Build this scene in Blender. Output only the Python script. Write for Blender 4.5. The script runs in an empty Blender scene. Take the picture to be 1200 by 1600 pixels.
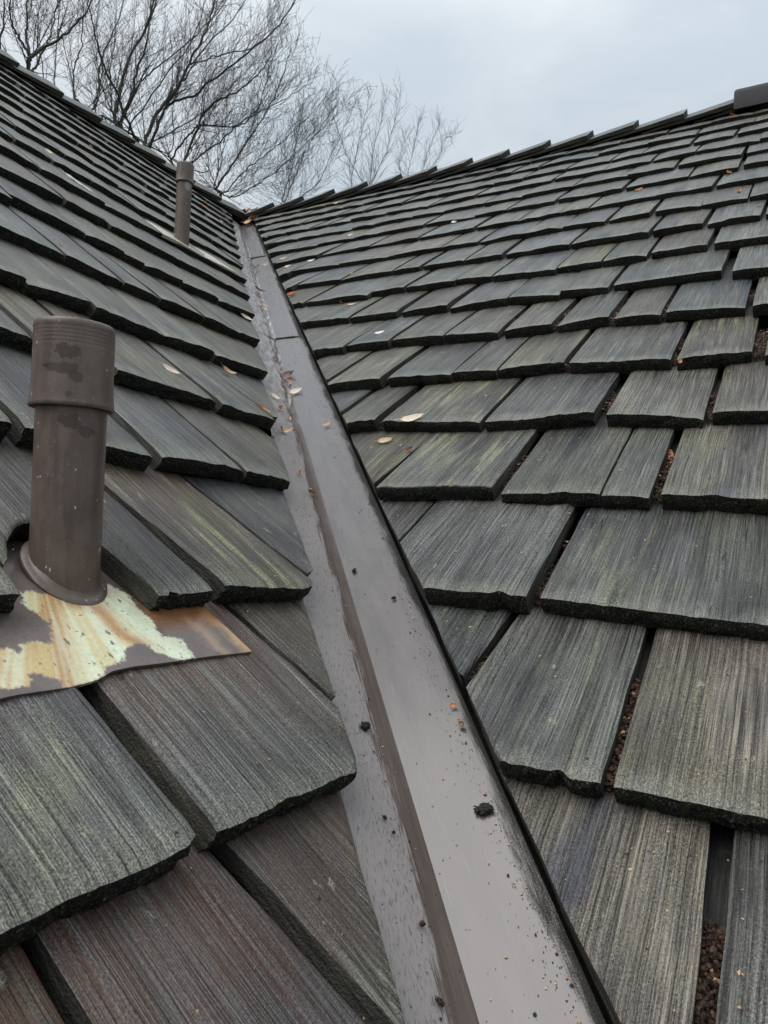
import bpy, math, random
import numpy as np
from mathutils import Vector, Matrix, noise as mnoise

random.seed(7)
SC = bpy.context.scene
COL = SC.collection
R_ = math.radians

# ------------------------------------------------------------------ camera, sky, sun, exposure
E = 0.25                        # exposure of one shake course, metres
PITCH = 0.66627                 # roof pitch (radians)
CP, SP = math.cos(PITCH), math.sin(PITCH)
F_PX, YAW, TILT, ROLL = 1133.7, -0.51555, 0.05374, 0.06512
CAM = Vector((0.5877, -2.0128, 1.42142)) * E

fw = Vector((math.sin(YAW) * math.cos(TILT), math.cos(YAW) * math.cos(TILT), math.sin(TILT)))
rt = Vector((math.cos(YAW), -math.sin(YAW), 0))
up = rt.cross(fw)
cr, sr_ = math.cos(ROLL), math.sin(ROLL)
RT, UP = rt * cr + up * sr_, up * cr - rt * sr_

cam = bpy.data.cameras.new('camera')
camo = bpy.data.objects.new('camera', cam)
COL.objects.link(camo)
camo.matrix_world = Matrix((
    (RT.x, UP.x, -fw.x, CAM.x), (RT.y, UP.y, -fw.y, CAM.y), (RT.z, UP.z, -fw.z, CAM.z), (0, 0, 0, 1)))
cam.sensor_fit = 'VERTICAL'
cam.sensor_height = 36
cam.sensor_width = 27
cam.lens = F_PX / 1600 * 36
cam.clip_start = 0.02
cam.clip_end = 2000
cam.dof.use_dof = True
cam.dof.focus_distance = 1.1
cam.dof.aperture_fstop = 28
SC.camera = camo

SUN_EL, SUN_AZ = R_(58), R_(205)
w = bpy.data.worlds.new('World')
SC.world = w
w.use_nodes = True
nt = w.node_tree
nt.nodes.clear()
wo = nt.nodes.new('ShaderNodeOutputWorld')
bg = nt.nodes.new('ShaderNodeBackground')
bg.inputs['Strength'].default_value = 0.1
sky = nt.nodes.new('ShaderNodeTexSky')
sky.sky_type = 'NISHITA'
sky.sun_disc = False
sky.sun_elevation = SUN_EL
sky.sun_rotation = SUN_AZ
sky.air_density = 1.0
sky.dust_density = 2.0
tc = nt.nodes.new('ShaderNodeTexCoord')
sx = nt.nodes.new('ShaderNodeSeparateXYZ')
nt.links.new(tc.outputs['Generated'], sx.inputs[0])
# even overcast cloud deck: luminance rises smoothly towards the zenith, as overcast skies do
mr = nt.nodes.new('ShaderNodeMapRange')
mr.inputs['From Min'].default_value = 0.0
mr.inputs['From Max'].default_value = 1.0
mr.inputs['To Min'].default_value = 3.3
mr.inputs['To Max'].default_value = 8.4
nt.links.new(sx.outputs['Z'], mr.inputs['Value'])
mp = nt.nodes.new('ShaderNodeMapping')
mp.inputs['Scale'].default_value = (1.6, 1.6, 4.0)
nt.links.new(tc.outputs['Generated'], mp.inputs['Vector'])
nz = nt.nodes.new('ShaderNodeTexNoise')
nz.inputs['Scale'].default_value = 1.7
nz.inputs['Detail'].default_value = 5
nz.inputs['Roughness'].default_value = 0.5
nz.inputs['Distortion'].default_value = 0.4
nt.links.new(mp.outputs[0], nz.inputs['Vector'])
cl = nt.nodes.new('ShaderNodeValToRGB')
cl.color_ramp.elements[0].position = 0.36
cl.color_ramp.elements[0].color = (0.70, 0.79, 0.87, 1)
cl.color_ramp.elements[1].position = 0.66
cl.color_ramp.elements[1].color = (0.97, 1.02, 1.05, 1)
nt.links.new(nz.outputs['Fac'], cl.inputs['Fac'])
vm = nt.nodes.new('ShaderNodeVectorMath')
vm.operation = 'SCALE'
nt.links.new(cl.outputs['Color'], vm.inputs[0])
nt.links.new(mr.outputs['Result'], vm.inputs['Scale'])
mx = nt.nodes.new('ShaderNodeMix')
mx.data_type = 'RGBA'
mx.inputs['Factor'].default_value = 0.92
nt.links.new(sky.outputs['Color'], mx.inputs['A'])
nt.links.new(vm.outputs['Vector'], mx.inputs['B'])
nt.links.new(mx.outputs['Result'], bg.inputs['Color'])
nt.links.new(bg.outputs[0], wo.inputs[0])

sun = bpy.data.lights.new('sun', 'SUN')
sun.energy = 1.5
sun.angle = R_(60)
sun.color = (1.0, 0.97, 0.93)
suno = bpy.data.objects.new('sun', sun)
COL.objects.link(suno)
sdir = Vector((math.sin(SUN_AZ) * math.cos(SUN_EL), math.cos(SUN_AZ) * math.cos(SUN_EL), math.sin(SUN_EL)))
suno.rotation_euler = sdir.to_track_quat('Z', 'Y').to_euler()
suno.location = (0, -3, 8)

SC.view_settings.view_transform = 'Standard'
SC.view_settings.look = 'None'
SC.view_settings.gamma = 1
SC.view_settings.use_curve_mapping = False
SC.view_settings.exposure = 0.6

# ------------------------------------------------------------------ geometry helpers
FR = {'R': (Vector((1, 0, 0)), Vector((0, CP, SP)), Vector((0, -SP, CP))),      # along course, up slope, normal
      'L': (Vector((0, 1, 0)), Vector((-CP, 0, SP)), Vector((SP, 0, CP)))}
RIDGE_S = 18.1
CUT_R, CUT_L = 0.395, -0.438     # where the shakes are sawn along the valley (in exposures from the crease)
TAPER = 0.115                    # drop of a shake's face over one exposure
def tap(k):
    return 0.11 if k <= 4 else max(0.072, 0.11 - 0.007 * (k - 4))


METAL_D = 0.150                  # depth of the valley metal under the butt plane
EMPTY = None


def ray(px, py):
    return (fw + RT * ((px - 600) / F_PX) - UP * ((py - 800) / F_PX)).normalized()


def hit(side, px, py, h=0.0):
    """pixel of the photograph -> (along course, up slope) on a roof plane, in exposures"""
    a, b, n = FR[side]
    d = ray(px, py)
    t = (h * E - CAM.dot(n)) / d.dot(n)
    X = CAM + d * t
    return X.dot(a) / E, X.dot(b) / E


def at(px, py, dist):
    """point a horizontal distance away in the direction of a pixel"""
    d = ray(px, py)
    return CAM + d * (dist / math.hypot(d.x, d.y))


def world(side, u, s, h=0.0):
    a, b, n = FR[side]
    return (a * u + b * s + n * h) * E


def nz1(x, y=0.0, z=0.0):
    return mnoise.noise(Vector((x, y, z)))


def mesh_obj(name, verts, faces, mats, parent=None, fm=None, smooth=True, sharp=None, uvs=None):
    me = bpy.data.meshes.new(name)
    me.from_pydata(verts, [], faces)
    for m in (mats if isinstance(mats, (list, tuple)) else [mats]):
        me.materials.append(m)
    if fm is not None:
        me.polygons.foreach_set('material_index', fm)
    if smooth:
        me.polygons.foreach_set('use_smooth', [True] * len(faces))
        if sharp:
            me.set_sharp_from_angle(angle=R_(sharp))
    if uvs is not None:
        ul = me.uv_layers.new(name='UVMap')
        li = np.empty(len(me.loops), dtype=np.int32)
        me.loops.foreach_get('vertex_index', li)
        ul.data.foreach_set('uv', np.asarray(uvs, dtype=np.float32)[li].ravel())
    me.update()
    o = bpy.data.objects.new(name, me)
    COL.objects.link(o)
    if parent:
        o.parent = parent
    return o


def thing(name, label, cat, mat=None, group=None, kind=None):
    o = bpy.data.objects.new(name, None)
    o.empty_display_size = 0.05
    COL.objects.link(o)
    if mat is not None:
        o.matrix_world = mat
    tag(o, label, cat, group, kind)
    return o


def tag(o, label=None, cat=None, group=None, kind=None):
    if label:
        o['label'] = label
    if cat:
        o['category'] = cat
    if group:
        o['group'] = group
    if kind:
        o['kind'] = kind
    return o


# ------------------------------------------------------------------ node helpers
class NT:
    def __init__(self, name):
        self.m = bpy.data.materials.new(name)
        self.m.use_nodes = True
        self.t = self.m.node_tree
        self.t.nodes.clear()
        self.out = self.t.nodes.new('ShaderNodeOutputMaterial')
        self.b = self.t.nodes.new('ShaderNodeBsdfPrincipled')
        self.t.links.new(self.b.outputs[0], self.out.inputs[0])

    def n(self, typ, **kw):
        o = self.t.nodes.new(typ)
        for k, v in kw.items():
            setattr(o, k, v)
        return o

    def l(self, a, b):
        self.t.links.new(a, b)

    def put(self, sock, v):
        if isinstance(v, bpy.types.NodeSocket):
            self.l(v, sock)
        elif isinstance(v, (tuple, list)) and len(v) == 3 and sock.type == 'RGBA':
            sock.default_value = (*v, 1)
        else:
            sock.default_value = v

    def math(self, op, a, b=None, c=None, clamp=False):
        o = self.n('ShaderNodeMath', operation=op, use_clamp=clamp)
        self.put(o.inputs[0], a)
        if b is not None:
            self.put(o.inputs[1], b)
        if c is not None:
            self.put(o.inputs[2], c)
        return o.outputs[0]

    def mix(self, f, a, b, mode='MIX'):
        o = self.n('ShaderNodeMix', data_type='RGBA', blend_type=mode)
        self.put(o.inputs['Factor'], f)
        self.put(o.inputs['A'], a)
        self.put(o.inputs['B'], b)
        return o.outputs['Result']

    def noise(self, vec, scale=1.0, detail=2.0, rough=0.5, dist=0.0):
        o = self.n('ShaderNodeTexNoise')
        if vec is not None:
            self.l(vec, o.inputs['Vector'])
        o.inputs['Scale'].default_value = scale
        o.inputs['Detail'].default_value = detail
        o.inputs['Roughness'].default_value = rough
        o.inputs['Distortion'].default_value = dist
        return o.outputs['Fac']

    def mapv(self, vec, scale=(1, 1, 1), loc=(0, 0, 0)):
        o = self.n('ShaderNodeMapping')
        self.l(vec, o.inputs['Vector'])
        o.inputs['Scale'].default_value = scale
        o.inputs['Location'].default_value = loc
        return o.outputs[0]

    def ramp(self, f, stops):
        o = self.n('ShaderNodeValToRGB')
        self.put(o.inputs['Fac'], f)
        el = o.color_ramp.elements
        while len(el) < len(stops):
            el.new(0.5)
        for e, (p, c) in zip(el, stops):
            e.position = p
            e.color = (c, c, c, 1) if isinstance(c, (int, float)) else (*c, 1)
        return o.outputs['Color']

    def ss(self, v, lo, hi, a=0.0, b=1.0):
        o = self.n('ShaderNodeMapRange', interpolation_type='SMOOTHSTEP')
        self.put(o.inputs['Value'], v)
        o.inputs['From Min'].default_value = lo
        o.inputs['From Max'].default_value = hi
        o.inputs['To Min'].default_value = a
        o.inputs['To Max'].default_value = b
        return o.outputs['Result']

    def bump(self, h, strength, dist, normal=None):
        o = self.n('ShaderNodeBump')
        o.inputs['Strength'].default_value = strength
        o.inputs['Distance'].default_value = dist
        self.l(h, o.inputs['Height'])
        if normal is not None:
            self.l(normal, o.inputs['Normal'])
        return o.outputs[0]

    def attr(self, name):
        return self.n('ShaderNodeAttribute', attribute_type='OBJECT', attribute_name=name).outputs['Fac']

    def fin(self, col, rough, bump=None, spec=0.5, metal=0.0):
        self.put(self.b.inputs['Base Color'], col)
        self.put(self.b.inputs['Roughness'], rough)
        self.put(self.b.inputs['Specular IOR Level'], spec)
        self.put(self.b.inputs['Metallic'], metal)
        if bump is not None:
            self.l(bump, self.b.inputs['Normal'])
        return self.m


def obj_coords(t, mul=(1, 1, 1)):
    """object coordinates shifted by a per-object random amount"""
    tc = t.n('ShaderNodeTexCoord')
    oi = t.n('ShaderNodeObjectInfo')
    s = t.math('MULTIPLY', oi.outputs['Random'], 37.0)
    c = t.n('ShaderNodeCombineXYZ')
    for i in range(3):
        t.l(t.math('MULTIPLY', s, (1.0, 1.7, 0.6)[i]), c.inputs[i])
    a = t.n('ShaderNodeVectorMath', operation='ADD')
    t.l(tc.outputs['Object'], a.inputs[0])
    t.l(c.outputs[0], a.inputs[1])
    return tc.outputs['Object'], a.outputs[0], oi.outputs['Random']


def mat_shake():
    t = NT('weathered_cedar')
    loc, v, rnd = obj_coords(t)
    sep = t.n('ShaderNodeSeparateXYZ')
    t.l(loc, sep.inputs[0])
    y = sep.outputs['Y']
    # gently wandering grain
    wv = t.noise(t.mapv(v, (9, 3.5, 9)), 1, 2)
    wc = t.n('ShaderNodeCombineXYZ')
    t.l(t.math('MULTIPLY', t.math('SUBTRACT', wv, 0.5), 0.010), wc.inputs[0])
    va = t.n('ShaderNodeVectorMath', operation='ADD')
    t.l(v, va.inputs[0])
    t.l(wc.outputs[0], va.inputs[1])
    g = va.outputs[0]
    fine = t.noise(t.mapv(g, (760, 8, 40)), 1, 3, 0.65)          # growth rings, 1-2 mm apart
    mid = t.noise(t.mapv(g, (400, 4.5, 20)), 1, 2, 0.6)
    band = t.noise(t.mapv(g, (26, 1.3, 8)), 1, 2, 0.5)
    speck = t.noise(t.mapv(v, (1, 0.7, 1)), 780, 2, 0.75)       # granular lichen and raised fibre
    speck2 = t.noise(v, 260, 3, 0.7)
    patch = t.noise(t.mapv(v, (9, 6, 9)), 1, 5, 0.65)
    patch2 = t.noise(t.mapv(v, (18, 6, 9), (3, 8, 1)), 1, 5, 0.65)
    grain = t.math('ADD', t.math('MULTIPLY', fine, 0.62), t.math('MULTIPLY', mid, 0.38))
    # where the surface is more eroded the rings give way to a granular skin
    er = t.ss(patch2, 0.38, 0.62)
    gr2 = t.math('ADD', t.math('MULTIPLY', speck, 0.6), t.math('MULTIPLY', speck2, 0.4))
    grain = t.math('ADD', t.math('MULTIPLY', grain, t.math('SUBTRACT', 1.0, t.math('MULTIPLY', er, 0.40))), t.math('MULTIPLY', gr2, t.math('MULTIPLY', er, 0.40)))
    grain = t.math('ADD', grain, t.math('MULTIPLY', t.math('SUBTRACT', speck, 0.5), 0.38))
    col = t.ramp(grain, [(0.38, (0.008, 0.0075, 0.0068)), (0.45, (0.050, 0.0470, 0.0415)),
                         (0.53, (0.112, 0.1065, 0.096)), (0.66, (0.255, 0.245, 0.222))])
    col = t.mix(1.0, col, t.ramp(band, [(0.32, 0.60), (0.5, 0.98), (0.68, 1.18)]), 'MULTIPLY')
    col = t.mix(1.0, col, t.ramp(patch, [(0.32, 0.62), (0.5, 1.0), (0.68, 1.32)]), 'MULTIPLY')
    # per-board tone
    tone = t.math('ADD', t.math('MULTIPLY', rnd, 0.45), t.math('ADD', t.attr('tone'), 0.76))
    tn = t.n('ShaderNodeCombineXYZ')
    for i in range(3):
        t.l(tone, tn.inputs[i])
    col = t.mix(1.0, col, tn.outputs[0], 'MULTIPLY')
    # boards age differently: some stay brown, some go slate blue, some olive
    hue = t.n('ShaderNodeTexWhiteNoise', noise_dimensions='1D')
    t.l(t.math('MULTIPLY', rnd, 91.7), hue.inputs['W'])
    hr = t.n('ShaderNodeValToRGB')
    t.l(hue.outputs['Value'], hr.inputs['Fac'])
    el = hr.color_ramp.elements
    while len(el) < 5:
        el.new(0.5)
    for e_, (p_, c_) in zip(el, [(0.0, (1.05, 0.97, 0.90)), (0.25, (1.01, 1.0, 0.95)), (0.5, (0.95, 1.0, 1.03)), (0.75, (0.86, 0.94, 1.10)), (1.0, (1.0, 1.02, 0.84))]):
        e_.position = p_
        e_.color = (*c_, 1)
    col = t.mix(1.0, col, hr.outputs['Color'], 'MULTIPLY')
    # green algae film in patches
    gm = t.math('MULTIPLY', t.ss(patch, 0.44, 0.66), t.math('ADD', 0.12, t.attr('green')), clamp=True)
    gm2 = t.math('MULTIPLY', t.ss(y, 0.14, -0.01), t.math('ADD', 0.10, t.attr('green')), clamp=True)
    gm = t.math('MAXIMUM', gm, t.math('MULTIPLY', gm2, t.ss(patch2, 0.3, 0.6)))
    col = t.mix(gm, col, t.mix(1.0, col, (0.98, 1.06, 0.56), 'MULTIPLY'))
    # bleached band right above the butt, lit edge line painted in with it
    yb = t.math('ADD', y, t.math('MULTIPLY', t.math('SUBTRACT', patch2, 0.5), 0.10))
    be = t.math('MULTIPLY', t.ss(yb, 0.035, -0.004), t.ss(mid, 0.3, 0.6, 0.3, 0.75))
    col = t.mix(be, col, t.mix(t.ss(speck, 0.4, 0.62), (0.085, 0.085, 0.070), (0.33, 0.33, 0.275)))
    # brown, hardly weathered wood towards the sheltered end
    rm = t.math('MULTIPLY', t.attr('red'), t.ss(t.math('ADD', y, t.math('MULTIPLY', patch2, 0.30)), 0.17, 0.37), clamp=True)
    rm = t.math('MULTIPLY', rm, t.ss(t.math('ADD', mid, t.math('MULTIPLY', speck, 0.5)), 0.62, 0.86, 1.0, 0.25))
    col = t.mix(rm, col, t.mix(1.0, t.mix(0.40, col, (0.115, 0.10, 0.09)), (1.10, 0.60, 0.42), 'MULTIPLY'))
    # blue-black iron stain streaks
    bl = t.noise(t.mapv(g, (20, 2.4, 6), (7, 3, 2)), 1, 4, 0.6)
    bm = t.math('MULTIPLY', t.ss(bl, 0.50, 0.70), t.math('ADD', 0.15, t.attr('blue')), clamp=True)
    col = t.mix(bm, col, t.mix(1.0, col, (0.50, 0.57, 0.82), 'MULTIPLY'))
    # pale lichen dots and streaks
    li = t.noise(t.mapv(v, (62, 30, 40), (5, 1, 0)), 1, 3)
    lm = t.math('MULTIPLY', t.ss(li, 0.69, 0.74), t.ss(speck, 0.40, 0.55))
    col = t.mix(t.math('MULTIPLY', lm, 0.75), col, (0.36, 0.37, 0.26))
    ys = t.noise(t.mapv(g, (70, 5, 20), (1, 6, 4)), 1, 3)
    ym = t.math('MULTIPLY', t.math('MULTIPLY', t.ss(ys, 0.56, 0.70), t.attr('yellow')), t.ss(speck, 0.40, 0.58))
    col = t.mix(t.math('MULTIPLY', ym, 0.8), col, (0.42, 0.43, 0.22))
    # cracks along the grain
    ck = t.noise(t.mapv(g, (75, 1.6, 12), (2, 9, 1)), 1, 1)
    ckm = t.math('MULTIPLY', t.ss(t.math('ABSOLUTE', t.math('SUBTRACT', ck, 0.5)), 0.010, 0.002), t.ss(patch2, 0.54, 0.62))
    col = t.mix(t.math('MULTIPLY', ckm, 0.8), col, (0.012, 0.011, 0.010))
    # lapped wood above the exposure, seen in open joints, is coloured near black
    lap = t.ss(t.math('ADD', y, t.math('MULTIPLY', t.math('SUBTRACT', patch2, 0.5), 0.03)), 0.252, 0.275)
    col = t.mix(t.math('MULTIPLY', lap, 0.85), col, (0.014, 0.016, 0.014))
    h = t.math('ADD', t.math('MULTIPLY', fine, 1.0), t.math('ADD', t.math('MULTIPLY', mid, 1.8), t.math('MULTIPLY', gr2, 0.9)))
    h = t.math('SUBTRACT', h, t.math('MULTIPLY', ckm, 1.2))
    bp = t.bump(h, 0.9, 0.0018)
    rough = t.math('ADD', 0.21, t.math('MULTIPLY', patch2, 0.36))
    return t.fin(col, rough, bp, 0.55)


def mat_butt():
    t = NT('blackened_end_grain')
    loc, v, rnd = obj_coords(t)
    a = t.noise(v, 420, 3, 0.75)
    b = t.noise(v, 60, 3, 0.6)
    col = t.ramp(a, [(0.40, (0.003, 0.003, 0.003)), (0.50, (0.012, 0.012, 0.011)), (0.58, (0.040, 0.042, 0.034)), (0.68, (0.16, 0.165, 0.14))])
    col = t.mix(t.ss(b, 0.5, 0.72), col, t.mix(1.0, col, (1.5, 1.7, 0.8), 'MULTIPLY'))
    bp = t.bump(t.math('ADD', a, t.math('MULTIPLY', b, 1.5)), 1.0, 0.004)
    return t.fin(col, 0.7, bp, 0.25)


def mat_side():
    t = NT('sawn_edge_wood')
    loc, v, rnd = obj_coords(t)
    a = t.noise(t.mapv(v, (90, 14, 160)), 1, 4, 0.65)
    s = t.noise(v, 400, 2, 0.7)
    col = t.ramp(t.math('ADD', t.math('MULTIPLY', a, 0.7), t.math('MULTIPLY', s, 0.3)),
                 [(0.35, (0.014, 0.0135, 0.012)), (0.52, (0.058, 0.055, 0.046)), (0.7, (0.125, 0.118, 0.10))])
    bp = t.bump(t.math('ADD', a, s), 0.9, 0.002)
    return t.fin(col, 0.65, bp, 0.3)


def simple(name, c0, c1, scale, rough=0.6, bump=0.3, bd=0.002, spec=0.4, detail=4, st=(0.3, 0.7)):
    t = NT(name)
    loc, v, rnd = obj_coords(t)
    a = t.noise(v, scale, detail, 0.6)
    col = t.ramp(a, [(st[0], c0), (st[1], c1)])
    bp = t.bump(a, bump, bd) if bump else None
    return t.fin(col, rough, bp, spec)


def mat_valley():
    t = NT('brown_painted_wet_metal')
    uv = t.n('ShaderNodeUVMap', uv_map='UVMap').outputs[0]
    sep = t.n('ShaderNodeSeparateXYZ')
    t.l(uv, sep.inputs[0])
    wx, sy = sep.outputs['X'], sep.outputs['Y']      # across (m, right positive), along (m)
    streak = t.noise(t.mapv(uv, (90, 6, 1)), 1, 4, 0.65)
    fine = t.noise(t.mapv(uv, (520, 45, 1)), 1, 3, 0.7)
    spk = t.noise(uv, 420, 2, 0.6)
    blot = t.noise(t.mapv(uv, (24, 8, 1)), 1, 4, 0.6)
    base = t.mix(t.ss(blot, 0.3, 0.7), (0.086, 0.073, 0.070), (0.116, 0.101, 0.097))
    base = t.mix(t.math('MULTIPLY', t.ss(streak, 0.55, 0.75), 0.25), base, (0.19, 0.18, 0.175))
    # brown run of standing water just left of the crease
    left = t.ss(wx, 0.001, -0.001)
    edge = t.math('ADD', t.math('MULTIPLY', t.math('SUBTRACT', blot, 0.5), 0.07), t.math('MULTIPLY', t.math('SUBTRACT', t.noise(t.mapv(uv, (300, 20, 1)), 1, 4, 0.75), 0.5), 0.055))
    wetw = t.math('ADD', wx, edge)
    wet = t.math('MULTIPLY', t.ss(wetw, -0.042, -0.032), left)
    wet = t.math('MULTIPLY', wet, t.ss(t.noise(t.mapv(uv, (3, 4.5, 1), (2, 0, 0)), 1, 2), 0.24, 0.36))
    base = t.mix(t.math('MULTIPLY', wet, 0.65), base, t.mix(t.ss(streak, 0.35, 0.65), (0.085, 0.062, 0.050), (0.13, 0.10, 0.085)))
    scr = t.noise(t.mapv(uv, (700, 14, 1), (3, 1, 0)), 1, 2, 0.6)
    base = t.mix(t.math('MULTIPLY', t.ss(scr, 0.66, 0.72), 0.35), base, (0.30, 0.29, 0.285))
    dul = t.noise(t.mapv(uv, (14, 11, 1), (1, 4, 0)), 1, 5, 0.65)
    base = t.mix(t.math('MULTIPLY', t.ss(dul, 0.52, 0.70), 0.45), base, (0.075, 0.066, 0.063))
    film = t.math('MULTIPLY', t.math('MULTIPLY', left, t.math('SUBTRACT', 1.0, wet)), t.ss(t.noise(t.mapv(uv, (520, 110, 1)), 1, 3, 0.7), 0.32, 0.48))  # wet film's brightness on the left leaf painted as a paler base
    base = t.mix(t.math('MULTIPLY', film, 0.75), base, (0.33, 0.305, 0.30))
    # bright reflection on the upper left leaf, painted in as pale patches
    refl = t.math('MULTIPLY', t.ss(sy, 0.9, 1.6), t.math('MULTIPLY', left, t.ss(t.noise(t.mapv(uv, (60, 22, 1)), 1, 4, 0.65), 0.46, 0.56)))
    base = t.mix(t.math('MULTIPLY', refl, 0.75), base, (0.52, 0.52, 0.53))
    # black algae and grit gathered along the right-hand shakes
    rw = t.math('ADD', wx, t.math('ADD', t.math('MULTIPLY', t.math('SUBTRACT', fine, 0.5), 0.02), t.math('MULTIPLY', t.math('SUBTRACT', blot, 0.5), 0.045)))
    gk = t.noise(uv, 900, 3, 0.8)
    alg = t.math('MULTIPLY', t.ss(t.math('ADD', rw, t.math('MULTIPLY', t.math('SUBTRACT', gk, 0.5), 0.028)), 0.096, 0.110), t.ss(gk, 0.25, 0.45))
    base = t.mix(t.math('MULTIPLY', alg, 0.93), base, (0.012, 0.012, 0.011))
    # specks of grit
    sp2 = t.noise(uv, 300, 2, 0.5)
    base = t.mix(t.math('MULTIPLY', t.ss(sp2, 0.73, 0.76), 0.8), base, (0.03, 0.028, 0.025))
    rough = t.math('ADD', 0.20, t.math('MULTIPLY', blot, 0.16))
    rough = t.math('ADD', rough, t.math('MULTIPLY', alg, 0.4))
    rough = t.math('SUBTRACT', rough, t.math('MULTIPLY', wet, 0.18), clamp=True)
    h = t.math('ADD', t.math('MULTIPLY', streak, 0.5), t.math('ADD', t.math('MULTIPLY', fine, 0.12), t.math('MULTIPLY', blot, 1.2)))
    bp = t.bump(h, 0.25, 0.0015)
    t.put(t.b.inputs['Coat Weight'], t.math('MULTIPLY', t.math('SUBTRACT', 1.0, alg), 0.45))
    t.b.inputs['Coat Roughness'].default_value = 0.14
    return t.fin(base, rough, bp, t.math('SUBTRACT', 0.6, t.math('MULTIPLY', alg, 0.45)))


def blob_mask(t, vec, c, r, sh=0.55, sc=130.0):
    """1 inside an irregular spot round the point c (object coordinates)"""
    s = t.n('ShaderNodeVectorMath', operation='SUBTRACT')
    t.l(vec, s.inputs[0])
    s.inputs[1].default_value = c
    d = t.n('ShaderNodeVectorMath', operation='DIVIDE')
    t.l(s.outputs[0], d.inputs[0])
    d.inputs[1].default_value = r
    ln = t.n('ShaderNodeVectorMath', operation='LENGTH')
    t.l(d.outputs[0], ln.inputs[0])
    nn = t.noise(vec, sc, 3)
    v = t.math('ADD', ln.outputs['Value'], t.math('MULTIPLY', t.math('SUBTRACT', nn, 0.5), sh * 4))
    return t.ss(v, 1.15, 0.85)


def mat_pipe(name, blobs=(), paleblobs=()):
    t = NT(name)
    tc = t.n('ShaderNodeTexCoord').outputs['Object']
    a = t.noise(tc, 28, 4, 0.6)
    run = t.noise(t.mapv(tc, (70, 70, 7)), 1, 4, 0.6)
    col = t.mix(t.ss(a, 0.3, 0.7), (0.102, 0.072, 0.060), (0.146, 0.108, 0.091))
    col = t.mix(t.math('MULTIPLY', t.ss(run, 0.46, 0.70), 0.55), col, (0.050, 0.040, 0.036))
    sp = t.noise(t.mapv(tc, (190, 190, 110)), 1, 1, 0.4)
    col = t.mix(t.math('MULTIPLY', t.ss(sp, 0.745, 0.77), 0.9), col, (0.42, 0.44, 0.45))
    fade = t.noise(t.mapv(tc, (30, 30, 12), (4, 2, 1)), 1, 5, 0.65)
    col = t.mix(t.math('MULTIPLY', t.ss(fade, 0.5, 0.7), 0.4), col, (0.19, 0.165, 0.155))
    gr = t.noise(t.mapv(tc, (420, 420, 420)), 1, 2)
    col = t.mix(t.math('MULTIPLY', t.ss(gr, 0.66, 0.74), 0.5), col, (0.3, 0.29, 0.28))
    rough = t.math('ADD', 0.28, t.math('MULTIPLY', a, 0.2))
    for c, r in blobs:
        m = blob_mask(t, tc, c, r)
        col = t.mix(t.math('MULTIPLY', m, 0.75), col, (0.044, 0.032, 0.024))
        rough = t.math('SUBTRACT', rough, t.math('MULTIPLY', m, 0.15))
    for c, r in paleblobs:
        m = blob_mask(t, tc, c, r, 0.12)
        col = t.mix(t.math('MULTIPLY', m, 0.8), col, (0.27, 0.29, 0.33))
    bp = t.bump(t.math('ADD', a, t.math('MULTIPLY', gr, 0.15)), 0.25, 0.002)
    return t.fin(col, rough, bp, 0.5)


def mat_flash():
    t = NT('peeling_flashing_paint')
    at_ = t.n('ShaderNodeAttribute', attribute_type='GEOMETRY', attribute_name='paint')
    tc = t.n('ShaderNodeTexCoord').outputs['Object']
    a = t.noise(tc, 260, 3, 0.6)
    b = t.noise(tc, 40, 4, 0.6)
    col = t.mix(1.0, at_.outputs['Color'], t.ramp(a, [(0.3, 0.86), (0.7, 1.08)]), 'MULTIPLY')
    sp = t.noise(t.mapv(tc, (230, 150, 200)), 1, 2)
    col = t.mix(t.math('MULTIPLY', t.ss(sp, 0.70, 0.74), 0.8), col, (0.05, 0.04, 0.035))
    bp = t.bump(t.math('ADD', b, t.math('MULTIPLY', a, 0.2)), 0.3, 0.002)
    return t.fin(col, t.math('ADD', 0.16, t.math('MULTIPLY', b, 0.22)), bp, 0.6)


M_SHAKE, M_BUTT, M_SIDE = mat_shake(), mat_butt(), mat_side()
M_VALLEY = mat_valley()
M_DECK = simple('roof_felt', (0.008, 0.008, 0.008), (0.02, 0.019, 0.018), 120, 0.9)
M_VENT = simple('dark_metal_paint', (0.004, 0.004, 0.006), (0.010, 0.010, 0.013), 40, 0.6, 0.15)
M_BARK = simple('grey_green_bark', (0.030, 0.031, 0.027), (0.085, 0.092, 0.066), 22, 0.85, 0.6, 0.004, 0.2)
M_BARKD = simple('dark_wet_bark', (0.016, 0.016, 0.016), (0.040, 0.040, 0.036), 30, 0.8, 0.5, 0.004, 0.2)
M_TWIG = simple('twig_bark', (0.030, 0.029, 0.028), (0.060, 0.057, 0.053), 20, 0.85, 0.0, 0.001, 0.2)
M_LEAF = {
    'orange': simple('orange_dead_leaf', (0.30, 0.10, 0.03), (0.50, 0.20, 0.07), 160, 0.5, 0.4),
    'tan': simple('tan_dead_leaf', (0.42, 0.27, 0.16), (0.62, 0.45, 0.30), 140, 0.5, 0.4),
    'pale': simple('pale_dead_leaf', (0.58, 0.47, 0.36), (0.76, 0.66, 0.54), 140, 0.5, 0.4),
    'brown': simple('brown_dead_leaf', (0.11, 0.05, 0.03), (0.26, 0.13, 0.08), 160, 0.45, 0.4),
    'red': simple('dark_red_leaf', (0.09, 0.02, 0.02), (0.20, 0.06, 0.05), 160, 0.45, 0.4),
    'yellow': simple('yellow_green_leaf', (0.42, 0.40, 0.12), (0.58, 0.55, 0.22), 160, 0.5, 0.4),
    'white': simple('bleached_leaf', (0.66, 0.62, 0.58), (0.85, 0.82, 0.78), 140, 0.5, 0.4),
}
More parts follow.
